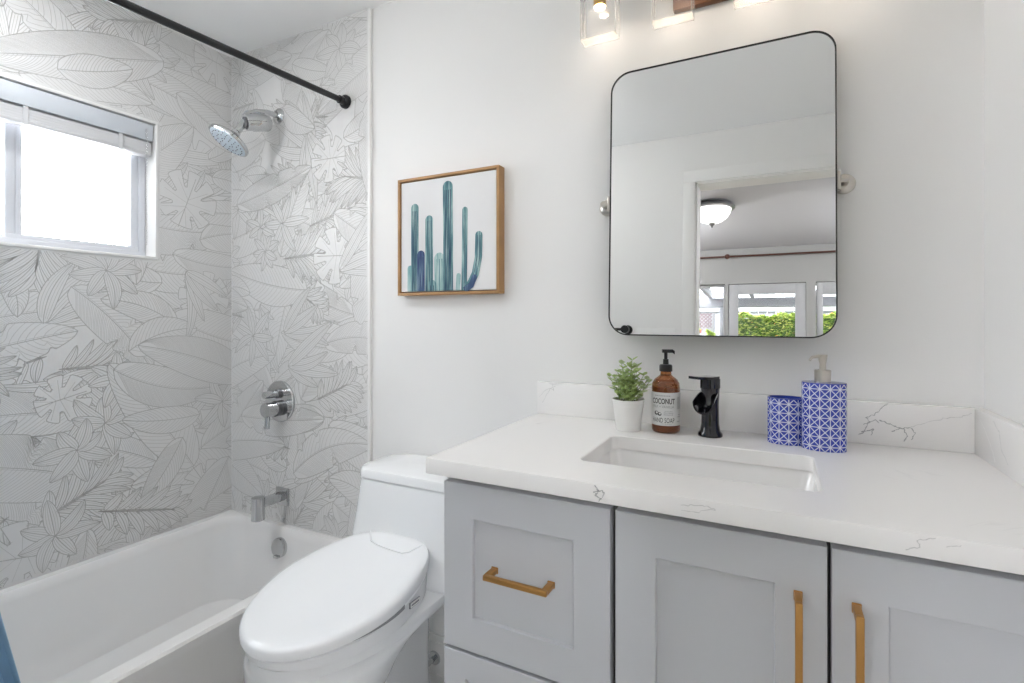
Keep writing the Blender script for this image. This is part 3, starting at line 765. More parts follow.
b = MB(); b.lathe([(0, 0), (.022, 0), (.022, .003), (.012, .005), (0, .005)], 'black_metal', 24, T(-.138, 1.069, .7275), caps=(False, False)); part(b, 'drain', sk)

# faucet
FX, FYY = -.138, 1.288
fa = thing('faucet', 'glossy black waterfall faucet with a flat top lever behind the sink', 'faucet', (FX, FYY, .88))
b = MB(); b.lathe([(0, 0), (.0275, 0), (.0275, .006), (.0225, .013), (.0200, .028), (.0195, .075), (.021, .108), (.0215, .112), (0, .112)], 'black_gloss', 40, T(FX, FYY, .8802), caps=(False, False)); part(b, 'faucet_body', fa)
FM = T(FX, FYY, 0) @ R(math.radians(-30), 'Z') @ T(-FX, -FYY, 0)
# waterfall spout: open trough curling out of the column
b = MB()
def trough(sN, n=18):
    rg = []
    for i in range(sN+1):
        t = i/sN; y = FYY-.006-.038*t; zc = .88+.103-.010*t-.010*t*t; rw_ = .0205+.004*t; dp = .032*(1-.15*t)
        pts = []
        for k in range(n+1):
            a = PI*k/n; pts.append((FX+rw_*math.cos(a+PI), y-.004*math.sin(a), zc-dp*math.sin(a)))
        for k in range(n, -1, -1):
            a = PI*k/n; pts.append((FX+(rw_-.003)*math.cos(a+PI), y-.004*math.sin(a), zc-(dp-.003)*math.sin(a)+.0005))
        rg.append(pts)
    return rg
b.loft(trough(10), 'black_gloss', M=T(FX, FYY, 0) @ R(math.radians(-14), 'Z') @ T(-FX, -FYY, 0)); part(b, 'waterfall_spout', fa)
b = MB(); b.loft([rrect(FX-.019, FX+.019, FYY-.02, FYY+.02, .012, .8802+z) for z in (.1125, .134)], 'black_gloss', M=FM)
b.loft([[(FX+sx*w_, y, z+dz) for (sx, y, z, w_) in ((-1, FYY+.012, 0, .017), (1, FYY+.012, 0, .017), (1, FYY-.02, .000, .020), (1, FYY-.060, .003, .014), (-1, FYY-.060, .003, .014), (-1, FYY-.02, .0, .020))] for dz in (1.0140, 1.0200)], 'black_gloss', smooth=False, M=FM)
part(b, 'lever', fa)

# ------------------------------------------------------------------ counter things
# plant
px, py = -.3255, 1.262
pl = thing('potted_plant', 'small green artificial plant in a tapered white pot', 'plant', (px, py, .88))
b = MB(); b.lathe([(0, 0), (.0275, 0), (.029, .002), (.0390, .075), (.0395, .077), (.0375, .077), (.036, .066), (0, .066)], 'pot_white', 40, T(px, py, .8802), caps=(False, False)); part(b, 'pot', pl)
b = MB(); b.lathe([(0, .0662), (.0350, .0662), (.030, .070), (0, .072)], 'soil', 24, T(px, py, .8802), caps=(False, False)); part(b, 'soil', pl)
rr = random.Random(4); bs = MB(); bf = MB()
for k in range(20):
    a = 2*PI*k/20*5.3+.4; q = (k+1)/20
    lean = .10+.62*q*rr.uniform(.6, 1.0); H = .095-.035*q+rr.uniform(-.008, .012)
    if k in (3, 8, 14): H += .012
    p0 = Vector((px+.02*q*math.cos(a), py+.02*q*math.sin(a), .947)); dx = Vector((math.cos(a), math.sin(a), 0))
    top = p0+dx*H*lean*.8+Vector((0, 0, H*(1-.25*lean)))
    if top.y > D-.030: top.y = D-.030
    mid = p0.lerp(top, .5)+dx*(-.004)
    bs.tube([p0, mid, top], [.0011, .0010, .0006], 'stem_green', 6)
    m_ = 'leaf_pale' if rr.random() < .35 else 'leaf_green'
    for j in range(6):
        t = .15+.85*j/5
        c0 = (p0*(1-t)**2+mid*2*t*(1-t)+top*t*t)
        for s_ in (0, 1):
            ang = j*1.57+s_*PI+rr.uniform(-.4, .4)+a
            out_ = Vector((math.cos(ang), math.sin(ang), rr.uniform(.35, 1.0))).normalized()
            side = out_.cross(Vector((0, 0, 1))).normalized(); nrm = side.cross(out_)
            l = rr.uniform(.018, .025)*(1-.25*t); w_ = l*.34
            vs = [c0, c0+out_*l*.35+side*w_+nrm*.0012, c0+out_*l*.75+side*w_*.9, c0+out_*l, c0+out_*l*.75-side*w_*.9, c0+out_*l*.35-side*w_+nrm*.0012, c0+out_*l*.5-nrm*.0012]
            for v in vs: v.y = min(v.y, D-.0225)
            bf.add(vs, [(0, 1, 6), (1, 2, 6), (2, 3, 6), (3, 4, 6), (4, 5, 6), (5, 0, 6)], m_, True)
part(bs, 'stems', pl); fo = part(bf, 'foliage', pl)
md = fo.modifiers.new('thickness', 'SOLIDIFY'); md.thickness = .0005

# soap bottle
bx_, by_ = -.240, 1.290; BR = .0335
so = thing('soap_bottle', 'amber glass hand soap bottle with black pump and white label', 'soap bottle', (bx_, by_, .88))
b = MB(); b.lathe([(0, 0), (.030, 0), (.0325, .002), (BR, .006), (BR, .108), (.032, .118), (.027, .127), (.018, .134), (.0135, .138), (.0125, .146), (.0125, .150)], 'amber_glass', 48, T(bx_, by_, .8802), caps=(False, True)); bt = part(b, 'bottle_glass', so)
b = MB(); b.lathe([(0, .003), (.0305, .004), (.0315, .008), (.0315, .104), (.030, .110), (0, .111)], 'soap_liquid', 40, T(bx_, by_, .8802), caps=(False, False)); part(b, 'liquid_soap', so)
b = MB(); b.lathe([(0, .1465), (.0150, .1465), (.0155, .148), (.0155, .160), (.0135, .163), (.0070, .164), (.0065, .176), (0, .176)], 'black_plastic', 28, T(bx_, by_, .8802), caps=(False, False))
M = T(bx_, by_, .8802) @ R(.35, 'Z')
b.tube([(0, 0, .17), (0, 0, .197)], .0042, 'black_plastic', 14, M=M)
b.loft([[(x_, y_*.0075*(1 if x_ < .01 else .6), .192+zz+(-.004 if x_ > .02 else 0)) for y_, zz in ((-1, 0), (1, 0), (1, .008), (-1, .008))] for x_ in (-.0085, .0085, .016, .0205)], 'black_plastic', M=M, smooth=False)
part(b, 'pump', so)
# wrapped label: face angle
LA = math.atan2(-by_, -bx_) - .20
def cyl(u, v, e=0.0): return (bx_+(BR+.0004+e)*math.cos(LA+u/BR), by_+(BR+.0004+e)*math.sin(LA+u/BR), .8802+v)
b = MB(); nU = 40; U0, U1 = -.040, .074
vs = []; 
for e in (0, .0003):
    for v in (.019, .098):
        for i in range(nU+1): vs.append(cyl(U0+(U1-U0)*i/nU, v, e))
k = nU+1; fs = []
for i in range(nU): fs += [(2*k+i, 2*k+i+1, 3*k+i+1, 3*k+i), (k+i, k+i+1, 3*k+i+1, 3*k+i), (i, i+1, 2*k+i+1, 2*k+i)]
b.add(vs, fs, 'label_paper', True)
lab = part(b, 'label', so)
def text_mesh(txt, height, bold=0.0, width=None):
    cu_ = bpy.data.curves.new('lettering', 'FONT'); cu_.body = txt; cu_.align_x = 'CENTER'; cu_.align_y = 'CENTER'; cu_.size = 1; cu_.resolution_u = 3; cu_.offset = bold
    o = bpy.data.objects.new('lettering', cu_); COL.objects.link(o); bpy.context.view_layer.update()
    ev = o.evaluated_get(bpy.context.evaluated_depsgraph_get()); me = bpy.data.meshes.new_from_object(ev)
    V = [v.co.copy() for v in me.vertices]; F = [tuple(p.vertices) for p in me.polygons]
    bpy.data.objects.remove(o); bpy.data.curves.remove(cu_); bpy.data.meshes.remove(me)
    x0 = min(v.x for v in V); x1 = max(v.x for v in V); y0 = min(v.y for v in V); y1 = max(v.y for v in V)
    sy = height/(y1-y0); sx = (width/(x1-x0)) if width else sy
    return [((v.x-(x0+x1)/2)*sx, (v.y-(y0+y1)/2)*sy) for v in V], F
b = MB()
def put(txt, u, v, h, wd, m, bold=0.0, rot=False):
    V, F = text_mesh(txt, h, bold, wd)
    b.add([cyl(u+(-y if rot else x), v+(x if rot else y), .0006) for x, y in V], F, m)
put('COCONUT', 0, .0775, .0135, .056, 'ink', .02)
put('MILK + VANILLA', 0, .0645, .0062, .052, 'ink_grey', 0)
put('HAND SOAP', 0, .0320, .0115, .054, 'ink', .0)
def dash(u0, u1, v, h, m='ink_grey'): b.add([cyl(u0, v-h/2, .0006), cyl((u0+u1)/2, v-h/2, .0006), cyl(u1, v-h/2, .0006), cyl(u1, v+h/2, .0006), cyl((u0+u1)/2, v+h/2, .0006), cyl(u0, v+h/2, .0006)], [(0, 1, 2, 3, 4, 5)], m)
rr = random.Random(2)
for v, u0, u1, h in ((.0905, -.020, .018, .0018), (.0235, -.005, .020, .0010), (.050, .002, .024, .0018), (.0455, .002, .024, .0018), (.054, .004, .022, .0010)):
    u = u0
    while u < u1: l = rr.uniform(.0012, .0035); dash(u, min(u+l, u1), v, h); u += l+.0012
for k in range(9): dash(.0345+k*.0013, .0350+k*.0013, .073, .030)
dash(.036, .046, .040, .0012); dash(.038, .047, .045, .0010); dash(.034, .046, .029, .0012)
# little coconut halves
for cu0, cv0, r0 in ((-.016, .0485, .0058), (-.008, .0465, .0050)):
    P = [(cu0+r0*math.cos(a), cv0+r0*.85*math.sin(a)) for a in np.linspace(0, 2*PI, 20, endpoint=False)]
    b.add([cyl(x, y, .0006) for x, y in P], [tuple(range(20))], 'ink')
    P = [(cu0+.001+r0*.55*math.cos(a), cv0+.001+r0*.45*math.sin(a)) for a in np.linspace(0, 2*PI, 16, endpoint=False)]
    b.add([cyl(x, y, .0008) for x, y in P], [tuple(range(16))], 'label_paper')
part(b, 'lettering', lab)

# patterned tumbler and dispenser
def oval_vessel(cx_, cy_, a, c, h, cells_v, wall, name, root, inner):
    n = 72; A = [2*PI*i/n for i in range(n+1)]
    P = [(a*math.cos(t), c*math.sin(t)) for t in A]
    arc = [0]
    for i in range(n): arc.append(arc[-1]+math.hypot(P[i+1][0]-P[i][0], P[i+1][1]-P[i][1]))
    cs = h/cells_v; k = round(arc[-1]/cs)
    me = bpy.data.meshes.new(name); V = []; F = []; UV = []; MI = []
    for z in (0, h): V += [(cx_+x, cy_+y, .8802+z) for x, y in P]
    for i in range(n):
        F.append((i, i+1, n+1+i+1, n+1+i)); UV.append([(arc[i]/arc[-1]*k, 0), (arc[i+1]/arc[-1]*k, 0), (arc[i+1]/arc[-1]*k, cells_v), (arc[i]/arc[-1]*k, cells_v)]); MI.append(0)
    def ring(s, dz): 
        o = len(V); V.extend([(cx_+x*s, cy_+y*s, .8802+dz) for x, y in P]); return o
    def strip(o1, o2, mi):
        for i in range(n): F.append((o1+i, o1+i+1, o2+i+1, o2+i)); UV.append([(0.2, 0.1)]*4); MI.append(mi)
    t = ring(.985, h+.002); strip(n+1, t, 1)
    if inner:
        t2 = ring(.90, h+.002); strip(t, t2, 1); t3 = ring(.88, .006); strip(t2, t3, 1); F.append(tuple(t3+i for i in range(n))); UV.append([(0, 0)]*n); MI.append(1)
    else:
        t2 = ring(.5, h+.0035); strip(t, t2, 1); F.append(tuple(t2+i for i in range(n))); UV.append([(0, 0)]*n); MI.append(1)
    F.append(tuple(range(n-1, -1, -1))); UV.append([(0, 0)]*n); MI.append(1)
    me.from_pydata(V, [], F); me.materials.append(MATS['star_lattice']); me.materials.append(MATS['blue_ceramic'])
    me.polygons.foreach_set('material_index', MI); me.polygons.foreach_set('use_smooth', [True]*len(F))
    uvl = me.uv_layers.new(name='UVMap'); uvl.data.foreach_set('uv', [q for f in UV for p in f for q in p])
    me.update(); me.set_sharp_from_angle(angle=.8)
    o = bpy.data.objects.new(name, me); COL.objects.link(o)
    bpy.context.view_layer.update()
    o.parent = root; o.matrix_parent_inverse = root.matrix_world.inverted(); return o
cup = thing('tumbler', 'short open blue tumbler with white star lattice pattern', 'tumbler', (.024, 1.298, .88))
oval_vessel(.020, 1.293, .0375, .029, .099, 5, .003, 'tumbler_body', cup, True)
ds = thing('soap_dispenser', 'tall blue and white patterned dispenser with a steel pump', 'soap dispenser', (.09, 1.275, .88))
oval_vessel(.090, 1.268, .0415, .031, .139, 7, .003, 'dispenser_body', ds, False)
b = MB(); M = T(.088, 1.268, .8802)
b.lathe([(0, .1425), (.0155, .1425), (.0155, .166), (.0145, .167), (0, .167)], 'nickel', 32, M, caps=(False, False)); part(b, 'collar', ds)
b = MB(); b.lathe([(0, .1665), (.0065, .1665), (.0058, .178), (.0080, .190), (.0090, .199), (0, .199)], 'nickel', 24, M, caps=(False, False))
b.tube([(.088, 1.268, 1.0755), (.076, 1.258, 1.0755), (.067, 1.250, 1.074), (.063, 1.247, 1.068)], [.0034, .0034, .003, .0026], 'nickel', 12); part(b, 'pump_head', ds)

# ------------------------------------------------------------------ mirror
MX0, MX1, MZC, MH = -.3925, .1195, 1.459, .3475
mi = thing('pivot_mirror', 'rounded rectangular pivot mirror with a thin dark metal frame', 'mirror', ((MX0+MX1)/2, 1.338, MZC))
mi.rotation_euler = (math.radians(-2.22), 0, 0)
W2 = (MX1-MX0)/2
def rr_xz(w_, h_, r, y, n=12):
    return [(x, y, z) for x, z, _ in rrect(-w_, w_, -h_, h_, r, 0, n)]
def lpart(mb, name, root):
    o = mb.build(name); o.parent = root; return o
b = MB(); b.loft([rr_xz(W2, MH, .052, .010), rr_xz(W2, MH, .052, -.0095), rr_xz(W2-.0006, MH-.0006, .0514, -.0105), rr_xz(W2-.0024, MH-.0024, .0496, -.0105), rr_xz(W2-.0030, MH-.0030, .0490, -.0095), rr_xz(W2-.0030, MH-.0030, .0490, -.006)], 'black_metal', caps=(False, False))
b.loft([rr_xz(W2-.001, MH-.001, .051, .0095)], 'black_metal', caps=(False, True)) if False else None
b.poly(rr_xz(W2-.0005, MH-.0005, .0515, .0098), 'black_metal'); lpart(b, 'mirror_frame', mi)
b = MB(); b.poly(rr_xz(W2-.0028, MH-.0028, .0492, -.0072), 'mirror_silver'); b.poly(rr_xz(W2-.0042, MH-.0042, .0478, -.0035), 'black_metal'); lpart(b, 'mirror_glass', mi)
for s_, xw in ((-1, -.412), (1, .137)):
    xm = mi.location.x
    b = MB(); xx = xw-xm
    b.lathe([(0, 0), (.023, 0), (.023, .003), (.019, .008), (.010, .011), (0, .011)], 'nickel', 32, align((xx, D-.0008-mi.location.y, .003), (0, -1, 0)), caps=(False, False))
    b.tube([(xx, .032, .003), (xx, -.004, .003)], [.008, .008], 'nickel', 18)
    b.tube([(xx+s_*.004, -.002, .003), (s_*(W2+.0005), -.002, .0)], .0055, 'nickel', 14)
    b.box(*sorted((s_*(W2+.0002), s_*(W2+.0075))), -.009, .009, -.020, .022, 'nickel', .002)
    lpart(b, 'pivot_bracket', mi)

# ------------------------------------------------------------------ picture
pc = thing('framed_picture', 'watercolour cactus canvas in a thin oak frame beside the mirror', 'picture', (-.926, D, 1.42))
PX0, PX1, PZ0, PZ1, PF = -1.119, -.735, 1.231, 1.615, 1.343
b = MB()
for a in ((PX0, PX1, PZ0, PZ0+.009), (PX0, PX1, PZ1-.009, PZ1)): b.box(a[0], a[1], PF, D-.001, a[2], a[3], 'oak_frame', .001)
for a in ((PX0, PX0+.009), (PX1-.009, PX1)): b.box(*a, PF, D-.001, PZ0+.0088, PZ1-.0088, 'oak_frame', .001)
part(b, 'picture_frame', pc)
b = MB(); CY = PF+.005
b.box(PX0+.0125, PX1-.0125, CY, D-.006, PZ0+.0125, PZ1-.0125, 'canvas_white'); b.box(PX0+.008, PX1-.008, D-.012, D-.004, PZ0+.008, PZ1-.008, 'black_plastic')
cw0, cw1, cz0, cz1 = PX0+.0125, PX1-.0125, PZ0+.0125, PZ1-.0125
def cpt(u, v, e): return (cw0+(cw1-cw0)*u, CY-e, cz0+(cz1-cz0)*v)
def limb(path, wd, m, e, ribs=3):
    """a cactus arm: path of (u, v) from base to tip, half width wd"""
    P = [np.array(p, float) for p in path]; Q = []
    for i in range(len(P)-1):
        for k in range(6): Q.append(P[i]+(P[i+1]-P[i])*k/6)
    Q.append(P[-1]); n_ = len(Q); L_ = []; R_ = []
    tot = sum(np.linalg.norm(Q[i+1]-Q[i]) for i in range(n_-1)); acc = 0
    for i in range(n_):
        t = Q[min(i+1, n_-1)]-Q[max(i-1, 0)]; t /= np.linalg.norm(t); nn = np.array((-t[1], t[0]))
        rem = tot-acc; w_ = wd*(math.sqrt(max(0, 1-(1-min(1, rem/wd))**2)) if rem < wd else 1)
        L_.append(Q[i]+nn*w_); R_.append(Q[i]-nn*w_)
        if i < n_-1: acc += np.linalg.norm(Q[i+1]-Q[i])
    tp_ = P[-1]; t = Q[-1]-Q[-2]; t /= np.linalg.norm(t); nn = np.array((-t[1], t[0]))
    base = Q[-1]-t*wd
    L_ = [l for l, q in zip(L_, Q) if np.dot(q-base, t) < 0 or abs(np.dot(q-base, nn)) > wd*2]
    R_ = R_[:len(L_)]
    cap = [base+nn*wd*math.cos(a)+t*wd*math.sin(a) for a in np.linspace(0, PI, 12)]
    pts = L_+cap+R_[::-1]
    b.add([cpt(x, y, e) for x, y in pts], [tuple(range(len(pts)))], m)
    for k in range(ribs):
        o_ = (k-(ribs-1)/2)/(ribs)*1.5
        C_ = [q+(l-q)*0 for q, l in zip(Q, Q)]
        for i in range(len(L_)-1):
            a0 = (L_[i]+R_[i])/2+(L_[i]-R_[i])/2*o_; a1 = (L_[i+1]+R_[i+1])/2+(L_[i+1]-R_[i+1])/2*o_
            hw_ = wd*.07
            b.add([cpt(a0[0]-hw_, a0[1], e+.0002), cpt(a0[0]+hw_, a0[1], e+.0002), cpt(a1[0]+hw_, a1[1], e+.0002), cpt(a1[0]-hw_, a1[1], e+.0002)], [(0, 1, 2, 3)], 'paint_dark' if m != 'paint_mint' else 'paint_teal')
limb([(.10, .0), (.10, .24)], .030, 'paint_mint', .0004, 1)
limb([(.155, .0), (.155, .4), (.155, .80)], .042, 'paint_teal', .0008, 4)
limb([(.43, .0), (.425, .34)], .055, 'paint_mint', .0006, 3)
limb([(.315, .0), (.315, .4), (.315, .68)], .042, 'paint_teal', .0010, 3)
limb([(.225, .0), (.225, .37)], .042, 'paint_navy', .0014, 3)
limb([(.35, .0), (.35, .10)], .045, 'paint_teal', .0018, 2)
limb([(.52, .0), (.52, .5), (.515, .965)], .052, 'paint_teal', .0012, 4)
limb([(.62, .0), (.63, .15)], .022, 'paint_mint', .0006, 0)
limb([(.685, .0), (.69, .3), (.695, .72)], .028, 'paint_teal', .0010, 1)
limb([(.69, .02), (.75, .05), (.80, .14), (.83, .28), (.835, .50)], .036, 'paint_teal', .0014, 2)
limb([(.69, .0), (.76, .04), (.80, .13)], .026, 'paint_navy', .0018, 0)
part(b, 'canvas', pc)

# ------------------------------------------------------------------ vanity light
vlt = thing('vanity_light', 'four-shade glass bar light with walnut plate above the mirror', 'wall light', (-.13, D, 2.02))
b = MB(); b.box(-.235, -.030, D-.022, D-.001, 1.945, 2.075, 'walnut', .002); part(b, 'back_plate', vlt)
b = MB(); b.box(-.455, .19, 1.292, 1.308, 2.012, 2.028, 'black_metal', .002)
for x in (-.19, -.075): b.tube([(x, D-.022, 2.02), (x, 1.305, 2.02)], .008, 'black_metal', 14)
part(b, 'support_bar', vlt)
for k in range(4):
    x = -.410+k*.185; yc = 1.300
    b = MB(); z0_, z1_, hw_, hd_ = 1.884, 2.010, .0475, .018
    b.box(x-hw_, x+hw_, yc-hd_, yc+hd_, z0_, z1_, 'shade_glass'); sd = part(b, 'glass_shade', vlt)
    b = MB(); e = .0022
    for sx in (-1, 1):
        for sy in (-1, 1): b.box(*sorted((x+sx*hw_, x+sx*(hw_-e))), *sorted((yc+sy*hd_, yc+sy*(hd_-e))), z0_, z1_, 'shade_rim')
    b.box(x-hw_+.0003, x+hw_-.0003, yc-hd_+.0003, yc+hd_-.0003, z0_+.0003, z0_+.005, 'shade_rim'); part(b, 'polished_edge', sd)
    b = MB(); b.tube([(x, yc, 2.012), (x, yc, 1.972)], .0165, 'gold_socket', 24); part(b, 'socket', vlt)
    b = MB(); b.tube([(x, yc, 1.9715), (x, yc, 1.967)], [.0145, .012], 'lamp_glow', 24); part(b, 'bulb', vlt)
    l = bpy.data.lights.new('vanity_spot', 'AREA'); l.shape = 'DISK'; l.size = .022; l.energy = .06; l.color = (1, .86, .72)
    lo = bpy.data.objects.new('lamp_light', l); lo.location = (x, yc, 1.9665); COL.objects.link(lo); bpy.context.view_layer.update(); lo.parent = vlt; lo.matrix_parent_inverse = vlt.matrix_world.inverted()

# globe lamp added out of frame to brighten the bathroom
LX, LY = -1.0, .50
cl = thing('ceiling_light', 'unseen round white globe lamp added over the toilet side to brighten the bathroom', 'ceiling light', (LX, LY, CH))
def fill_globe_lamp(root, x, y, zc, rad, m):
    b = MB(); b.lathe([(0, 0), (.065, 0), (.060, -.014), (.016, -.020), (.014, -(.022+rad*.55)), (0, -(.022+rad*.55))], 'trim_white', 36, T(x, y, zc-.0005), caps=(False, False)); part(b, 'fill_lamp_housing', root)
    b = MB(); b.bm((lambda q: (bmesh.ops.create_uvsphere(q, u_segments=40, v_segments=24, radius=rad), q)[1])(bmesh.new()), m, True, T(x, y, zc-.055-rad)); part(b, 'fill_lamp_globe', root)
fill_globe_lamp(cl, LX, LY, CH, .10, 'bath_fill_glow')
rc = thing('fill_recessed_light', 'unseen round recessed light added over the bathtub to brighten it', 'ceiling light', (-1.66, .38, CH))  # added fill light, out of view, lifting the tub and leaf tile
b = MB(); b.lathe([(.078, -.0005), (.078, -.006), (.062, -.008), (.060, -.002)], 'trim_white', 40, T(-1.66, .38, CH), caps=(False, False)); part(b, 'trim_ring', rc)
b = MB(); b.lathe([(.0605, -.0035), (.04, -.006), (0, -.007)], 'tub_fill_glow', 40, T(-1.66, .38, CH), caps=(False, True)); part(b, 'lens', rc)

# things on the wall behind the camera, seen in the mirror
tb = thing('towel_bar', 'black towel bar on the opposite wall, seen in the mirror', 'towel bar', (-1.0, FY, 1.21))
b = MB(); b.tube([(-1.22, FY+.055, 1.205), (-.715, FY+.055, 1.205)], .0075, 'black_metal', 14); part(b, 'bar', tb)
for x in (-1.18, -.718):
    b = MB(); b.tube([(x, FY+.0005, 1.205), (x, FY+.008, 1.205), (x, FY+.009, 1.205), (x, FY+.068, 1.205)], [.026, .024, .012, .012], 'black_metal', 24); b.tube([(x, FY+.045, 1.205), (x, FY+.074, 1.205)], .021, 'black_metal', 24); part(b, 'post', tb)
sw = thing('switch_plate', 'white wall plate with four rocker switches beside the doorway', 'light switch', (-.57, FY, 1.16))
b = MB(); b.box(-.672, -.468, FY+.0005, FY+.006, 1.10, 1.217, 'trim_white', .002); part(b, 'plate', sw)
for k in range(4):
    x = -.639+k*.046; part(MB().box(x-.0165, x+.0165, FY+.005, FY+.0095, 1.125, 1.192, 'trim_white', .002), 'rocker', sw)

# ------------------------------------------------------------------ room beyond the doorway
RX0, RX1, RY0, RY1, RH = -3.6, 2.2, -4.19, FY-.12, 2.44
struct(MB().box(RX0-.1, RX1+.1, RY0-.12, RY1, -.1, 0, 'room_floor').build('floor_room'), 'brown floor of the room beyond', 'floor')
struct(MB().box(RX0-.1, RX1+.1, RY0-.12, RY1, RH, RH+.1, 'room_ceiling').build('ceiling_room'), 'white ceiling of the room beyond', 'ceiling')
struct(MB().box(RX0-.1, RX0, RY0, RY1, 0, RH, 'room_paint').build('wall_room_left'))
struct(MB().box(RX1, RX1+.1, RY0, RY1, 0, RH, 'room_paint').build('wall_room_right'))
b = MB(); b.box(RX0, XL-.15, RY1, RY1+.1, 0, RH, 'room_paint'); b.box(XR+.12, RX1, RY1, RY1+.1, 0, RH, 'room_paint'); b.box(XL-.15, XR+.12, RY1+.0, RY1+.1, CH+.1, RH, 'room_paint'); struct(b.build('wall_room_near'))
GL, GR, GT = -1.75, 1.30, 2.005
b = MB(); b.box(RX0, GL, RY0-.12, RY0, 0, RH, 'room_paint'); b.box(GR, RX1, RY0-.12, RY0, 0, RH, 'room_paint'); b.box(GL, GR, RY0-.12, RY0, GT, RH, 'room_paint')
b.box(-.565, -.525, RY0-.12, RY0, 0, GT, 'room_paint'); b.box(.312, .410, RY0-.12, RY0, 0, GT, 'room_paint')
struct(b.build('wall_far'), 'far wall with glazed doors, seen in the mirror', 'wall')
def glazed(name, x0, x1, zt, st, yy, rail_t, label):
    e = bpy.data.objects.new(name, None); COL.objects.link(e); e.location = ((x0+x1)/2, yy, 0); struct(e, label, 'door')
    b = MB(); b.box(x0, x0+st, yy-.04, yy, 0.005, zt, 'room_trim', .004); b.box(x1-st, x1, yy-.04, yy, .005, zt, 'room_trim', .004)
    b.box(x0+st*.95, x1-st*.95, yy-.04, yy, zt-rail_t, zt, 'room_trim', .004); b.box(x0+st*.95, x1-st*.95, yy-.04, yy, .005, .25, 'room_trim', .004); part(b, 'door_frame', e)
    part(MB().box(x0+st*.9, x1-st*.9, yy-.024, yy-.018, .24, zt-rail_t*.9, 'clear_glass'), 'glass_pane', e)
glazed('door_1', -.520, .308, 2.000, .108, RY0-.02, .118, 'grey-white glazed door seen in the mirror')
glazed('door_2', .415, 1.29, 2.000, .065, RY0-.02, .135, 'second glazed door at the mirror edge')
glazed('window_2', -1.745, -.568, 2.003, .02, RY0-.05, .03, 'clear glass panel at the left of the doors')
cr = thing('curtain_rod', 'thin bronze curtain rod above the glazed doors, seen in the mirror', 'curtain rod', (-.5, RY0, 2.33))
b = MB(); b.tube([(-1.9, RY0+.08, 2.335), (1.5, RY0+.08, 2.335)], .011, 'rod_bronze', 12); part(b, 'rod', cr)
for x in (-.533, 1.45, -1.85):
    b = MB(); b.tube([(x, RY0+.001, 2.335), (x, RY0+.08, 2.335)], .010, 'rod_bronze', 10); b.bm((lambda q: (bmesh.ops.create_uvsphere(q, u_segments=14, v_segments=8, radius=.032), q)[1])(bmesh.new()), 'rod_bronze', True, T(x, RY0+.085, 2.335)); part(b, 'bracket', cr)
fl = thing('ceiling_light', 'frosted glass dome ceiling light with nickel rim, seen in the mirror', 'ceiling light', (-.506, -2.15, RH))
rl = thing('ceiling_light', 'unseen white globe lamp added to brighten the room beyond, on the side of the bathroom doorway', 'ceiling light', (1.42, -2.6, RH))  # extra lamp kept out of the mirror view; added to brighten this room
fill_globe_lamp(rl, 1.42, -2.6, RH, .13, 'room_fill_glow')
rm = thing('ceiling_light', 'unseen white globe lamp added in the room beyond to brighten the right of the vanity, towards the closed side of the far wall', 'ceiling light', (-1.45, -2.8, RH))  # added lamp hidden from the mirror; lifts the vanity's right end through the doorway
fill_globe_lamp(rm, -1.45, -2.8, RH, .13, 'room_fill_glow')
b = MB(); b.lathe([(0, 0), (.15, 0), (.175, -.018), (.19, -.030), (.19, -.042), (.17, -.050), (.155, -.05)], 'hose_grey', 48, T(-.506, -2.15, RH-.0005), caps=(False, False)); part(b, 'rim', fl)
b = MB(); b.lathe([(.160, -.05), (.150, -.085), (.125, -.125), (.085, -.155), (.04, -.172), (0, -.176)], 'globe_glow', 48, T(-.506, -2.15, RH), caps=(False, False)); part(b, 'glass_bowl', fl)
b = MB(); b.lathe([(0, -.170), (.028, -.172), (.020, -.186), (.010, -.196), (.006, -.21), (0, -.214)], 'hose_grey', 24, T(-.506, -2.15, RH), caps=(False, False)); part(b, 'finial', fl)

# patio
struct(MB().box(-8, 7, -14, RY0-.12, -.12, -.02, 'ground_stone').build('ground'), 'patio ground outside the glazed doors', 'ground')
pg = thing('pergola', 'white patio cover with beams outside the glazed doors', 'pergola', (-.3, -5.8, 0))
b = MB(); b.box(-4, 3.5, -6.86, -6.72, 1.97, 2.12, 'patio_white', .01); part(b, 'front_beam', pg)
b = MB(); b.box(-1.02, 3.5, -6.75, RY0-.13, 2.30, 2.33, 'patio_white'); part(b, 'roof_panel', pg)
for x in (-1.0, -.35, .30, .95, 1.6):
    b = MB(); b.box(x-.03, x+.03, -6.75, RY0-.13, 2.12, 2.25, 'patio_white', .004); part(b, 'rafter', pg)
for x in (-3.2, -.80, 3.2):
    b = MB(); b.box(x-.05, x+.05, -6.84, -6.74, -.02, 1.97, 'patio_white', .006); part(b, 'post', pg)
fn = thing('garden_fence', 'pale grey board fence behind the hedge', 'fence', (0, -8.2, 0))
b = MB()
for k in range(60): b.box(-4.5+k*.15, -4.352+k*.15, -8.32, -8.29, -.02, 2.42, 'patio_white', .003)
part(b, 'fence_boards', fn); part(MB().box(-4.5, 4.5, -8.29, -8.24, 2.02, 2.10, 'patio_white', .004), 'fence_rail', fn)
lt = thing('garden_lattice', 'small brown lattice panel beside the hedge, seen in the mirror', 'lattice', (-1.3, -6.5, 0))
b = MB(); lx0, lx1, lz0, lz1 = -1.62, -.93, 1.60, 1.84; lh = lz1-lz0
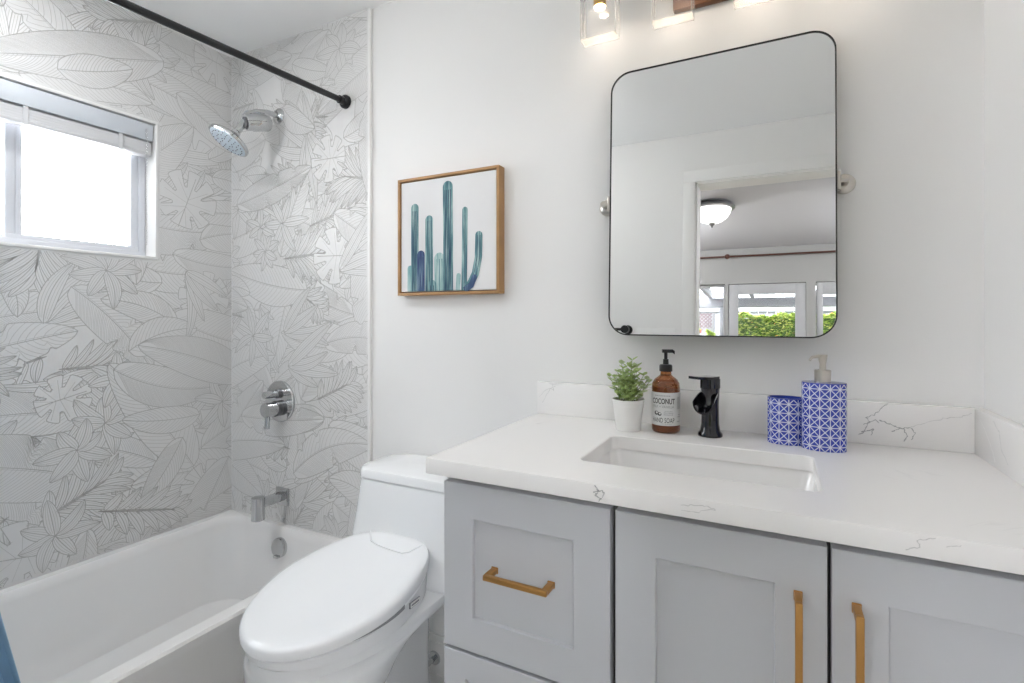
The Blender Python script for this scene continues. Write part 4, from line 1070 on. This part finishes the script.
for k in range(-4, 16):
    for sgn in (1, -1):
        x = lx0+k*.06; pts = []
        xa, xb = x, x+sgn*lh
        # clip the slat to the panel
        t0, t1 = 0.0, 1.0
        for lo_, hi_ in ((lx0, lx1),):
            if xb != xa:
                ta, tb_ = (lo_-xa)/(xb-xa), (hi_-xa)/(xb-xa)
                t0, t1 = max(t0, min(ta, tb_)), min(t1, max(ta, tb_))
        if t1 <= t0+.05: continue
        y_ = -6.50+(.006 if sgn > 0 else 0)
        p, q = Vector((xa+(xb-xa)*t0, y_, lz0+lh*t0)), Vector((xa+(xb-xa)*t1, y_, lz0+lh*t1)); dd = (q-p).normalized()*0
        nn = Vector((-(q-p).z, 0, (q-p).x)).normalized()*.008; e_ = Vector((0, .003, 0))
        b.loft([[p+nn-e_, p+nn+e_, p-nn+e_, p-nn-e_], [q+nn-e_, q+nn+e_, q-nn+e_, q-nn-e_]], 'lattice_red', smooth=False)
part(b, 'lattice_slats', lt)
b = MB(); b.box(lx0-.02, lx0+.02, -6.53, -6.47, -.02, lz1, 'patio_white'); b.box(lx1-.02, lx1+.02, -6.53, -6.47, -.02, lz1, 'patio_white'); b.box(lx0, lx1, -6.52, -6.48, lz0-.04, lz0, 'patio_white'); part(b, 'lattice_frame', lt)
def bush(name, x0, x1, y0, y1, z1_, n, mats, label, cat, sz=.035, seed=1):
    r = random.Random(seed); b = MB(); b.box(x0+.06, x1-.06, y0+.06, y1-.06, -.02, z1_-.07, 'hedge_core', .03)
    t = thing(name, label, cat, ((x0+x1)/2, (y0+y1)/2, 0)); part(b, 'branches', t); b = MB()
    for _ in range(n):
        if r.random() < .7: p = Vector((r.uniform(x0, x1), y1-abs(r.gauss(0, .05)), r.uniform(.02, z1_)))
        else: p = Vector((r.uniform(x0, x1), r.uniform(y0, y1), z1_-abs(r.gauss(0, .04))))
        p.z += .03*math.sin(p.x*9)+.02*math.sin(p.x*23)
        q = Matrix.Rotation(r.uniform(0, 6), 3, 'Z') @ Matrix.Rotation(r.uniform(-1.1, 1.1), 3, 'X'); s_ = sz*r.uniform(.6, 1.2)
        mm = r.choices([m_[0] for m_ in mats], [m_[1] for m_ in mats])[0]
        b.add([p+q @ Vector(v) for v in ((-s_, 0, 0), (-s_*.2, -s_*.5, .004), (s_, 0, 0), (-s_*.2, s_*.5, .004))], [(0, 1, 2, 3)], mm)
    part(b, 'foliage', t)
bush('hedge', -.86, 2.6, -7.6, -7.0, 1.87, 19000, [('hedge_leaf', 6), ('hedge_leaf_yellow', 4), ('flower_orange', .25)], 'sunlit yellow-green hedge outside the glazed doors, seen in the mirror', 'hedge')
bush('flowering_bush', -1.50, -1.11, -6.45, -6.10, 1.555, 2400, [('flower_pink', 6), ('hedge_leaf', 3)], 'pink flowering bush below the lattice, seen in the mirror', 'bush', .03, 3)
bush('garden_shrub', -1.00, -.88, -6.36, -6.12, 1.55, 1200, [('hedge_leaf', 6), ('hedge_leaf_yellow', 4)], 'small bright green shrub beside the pink flowers', 'shrub', .03, 5)
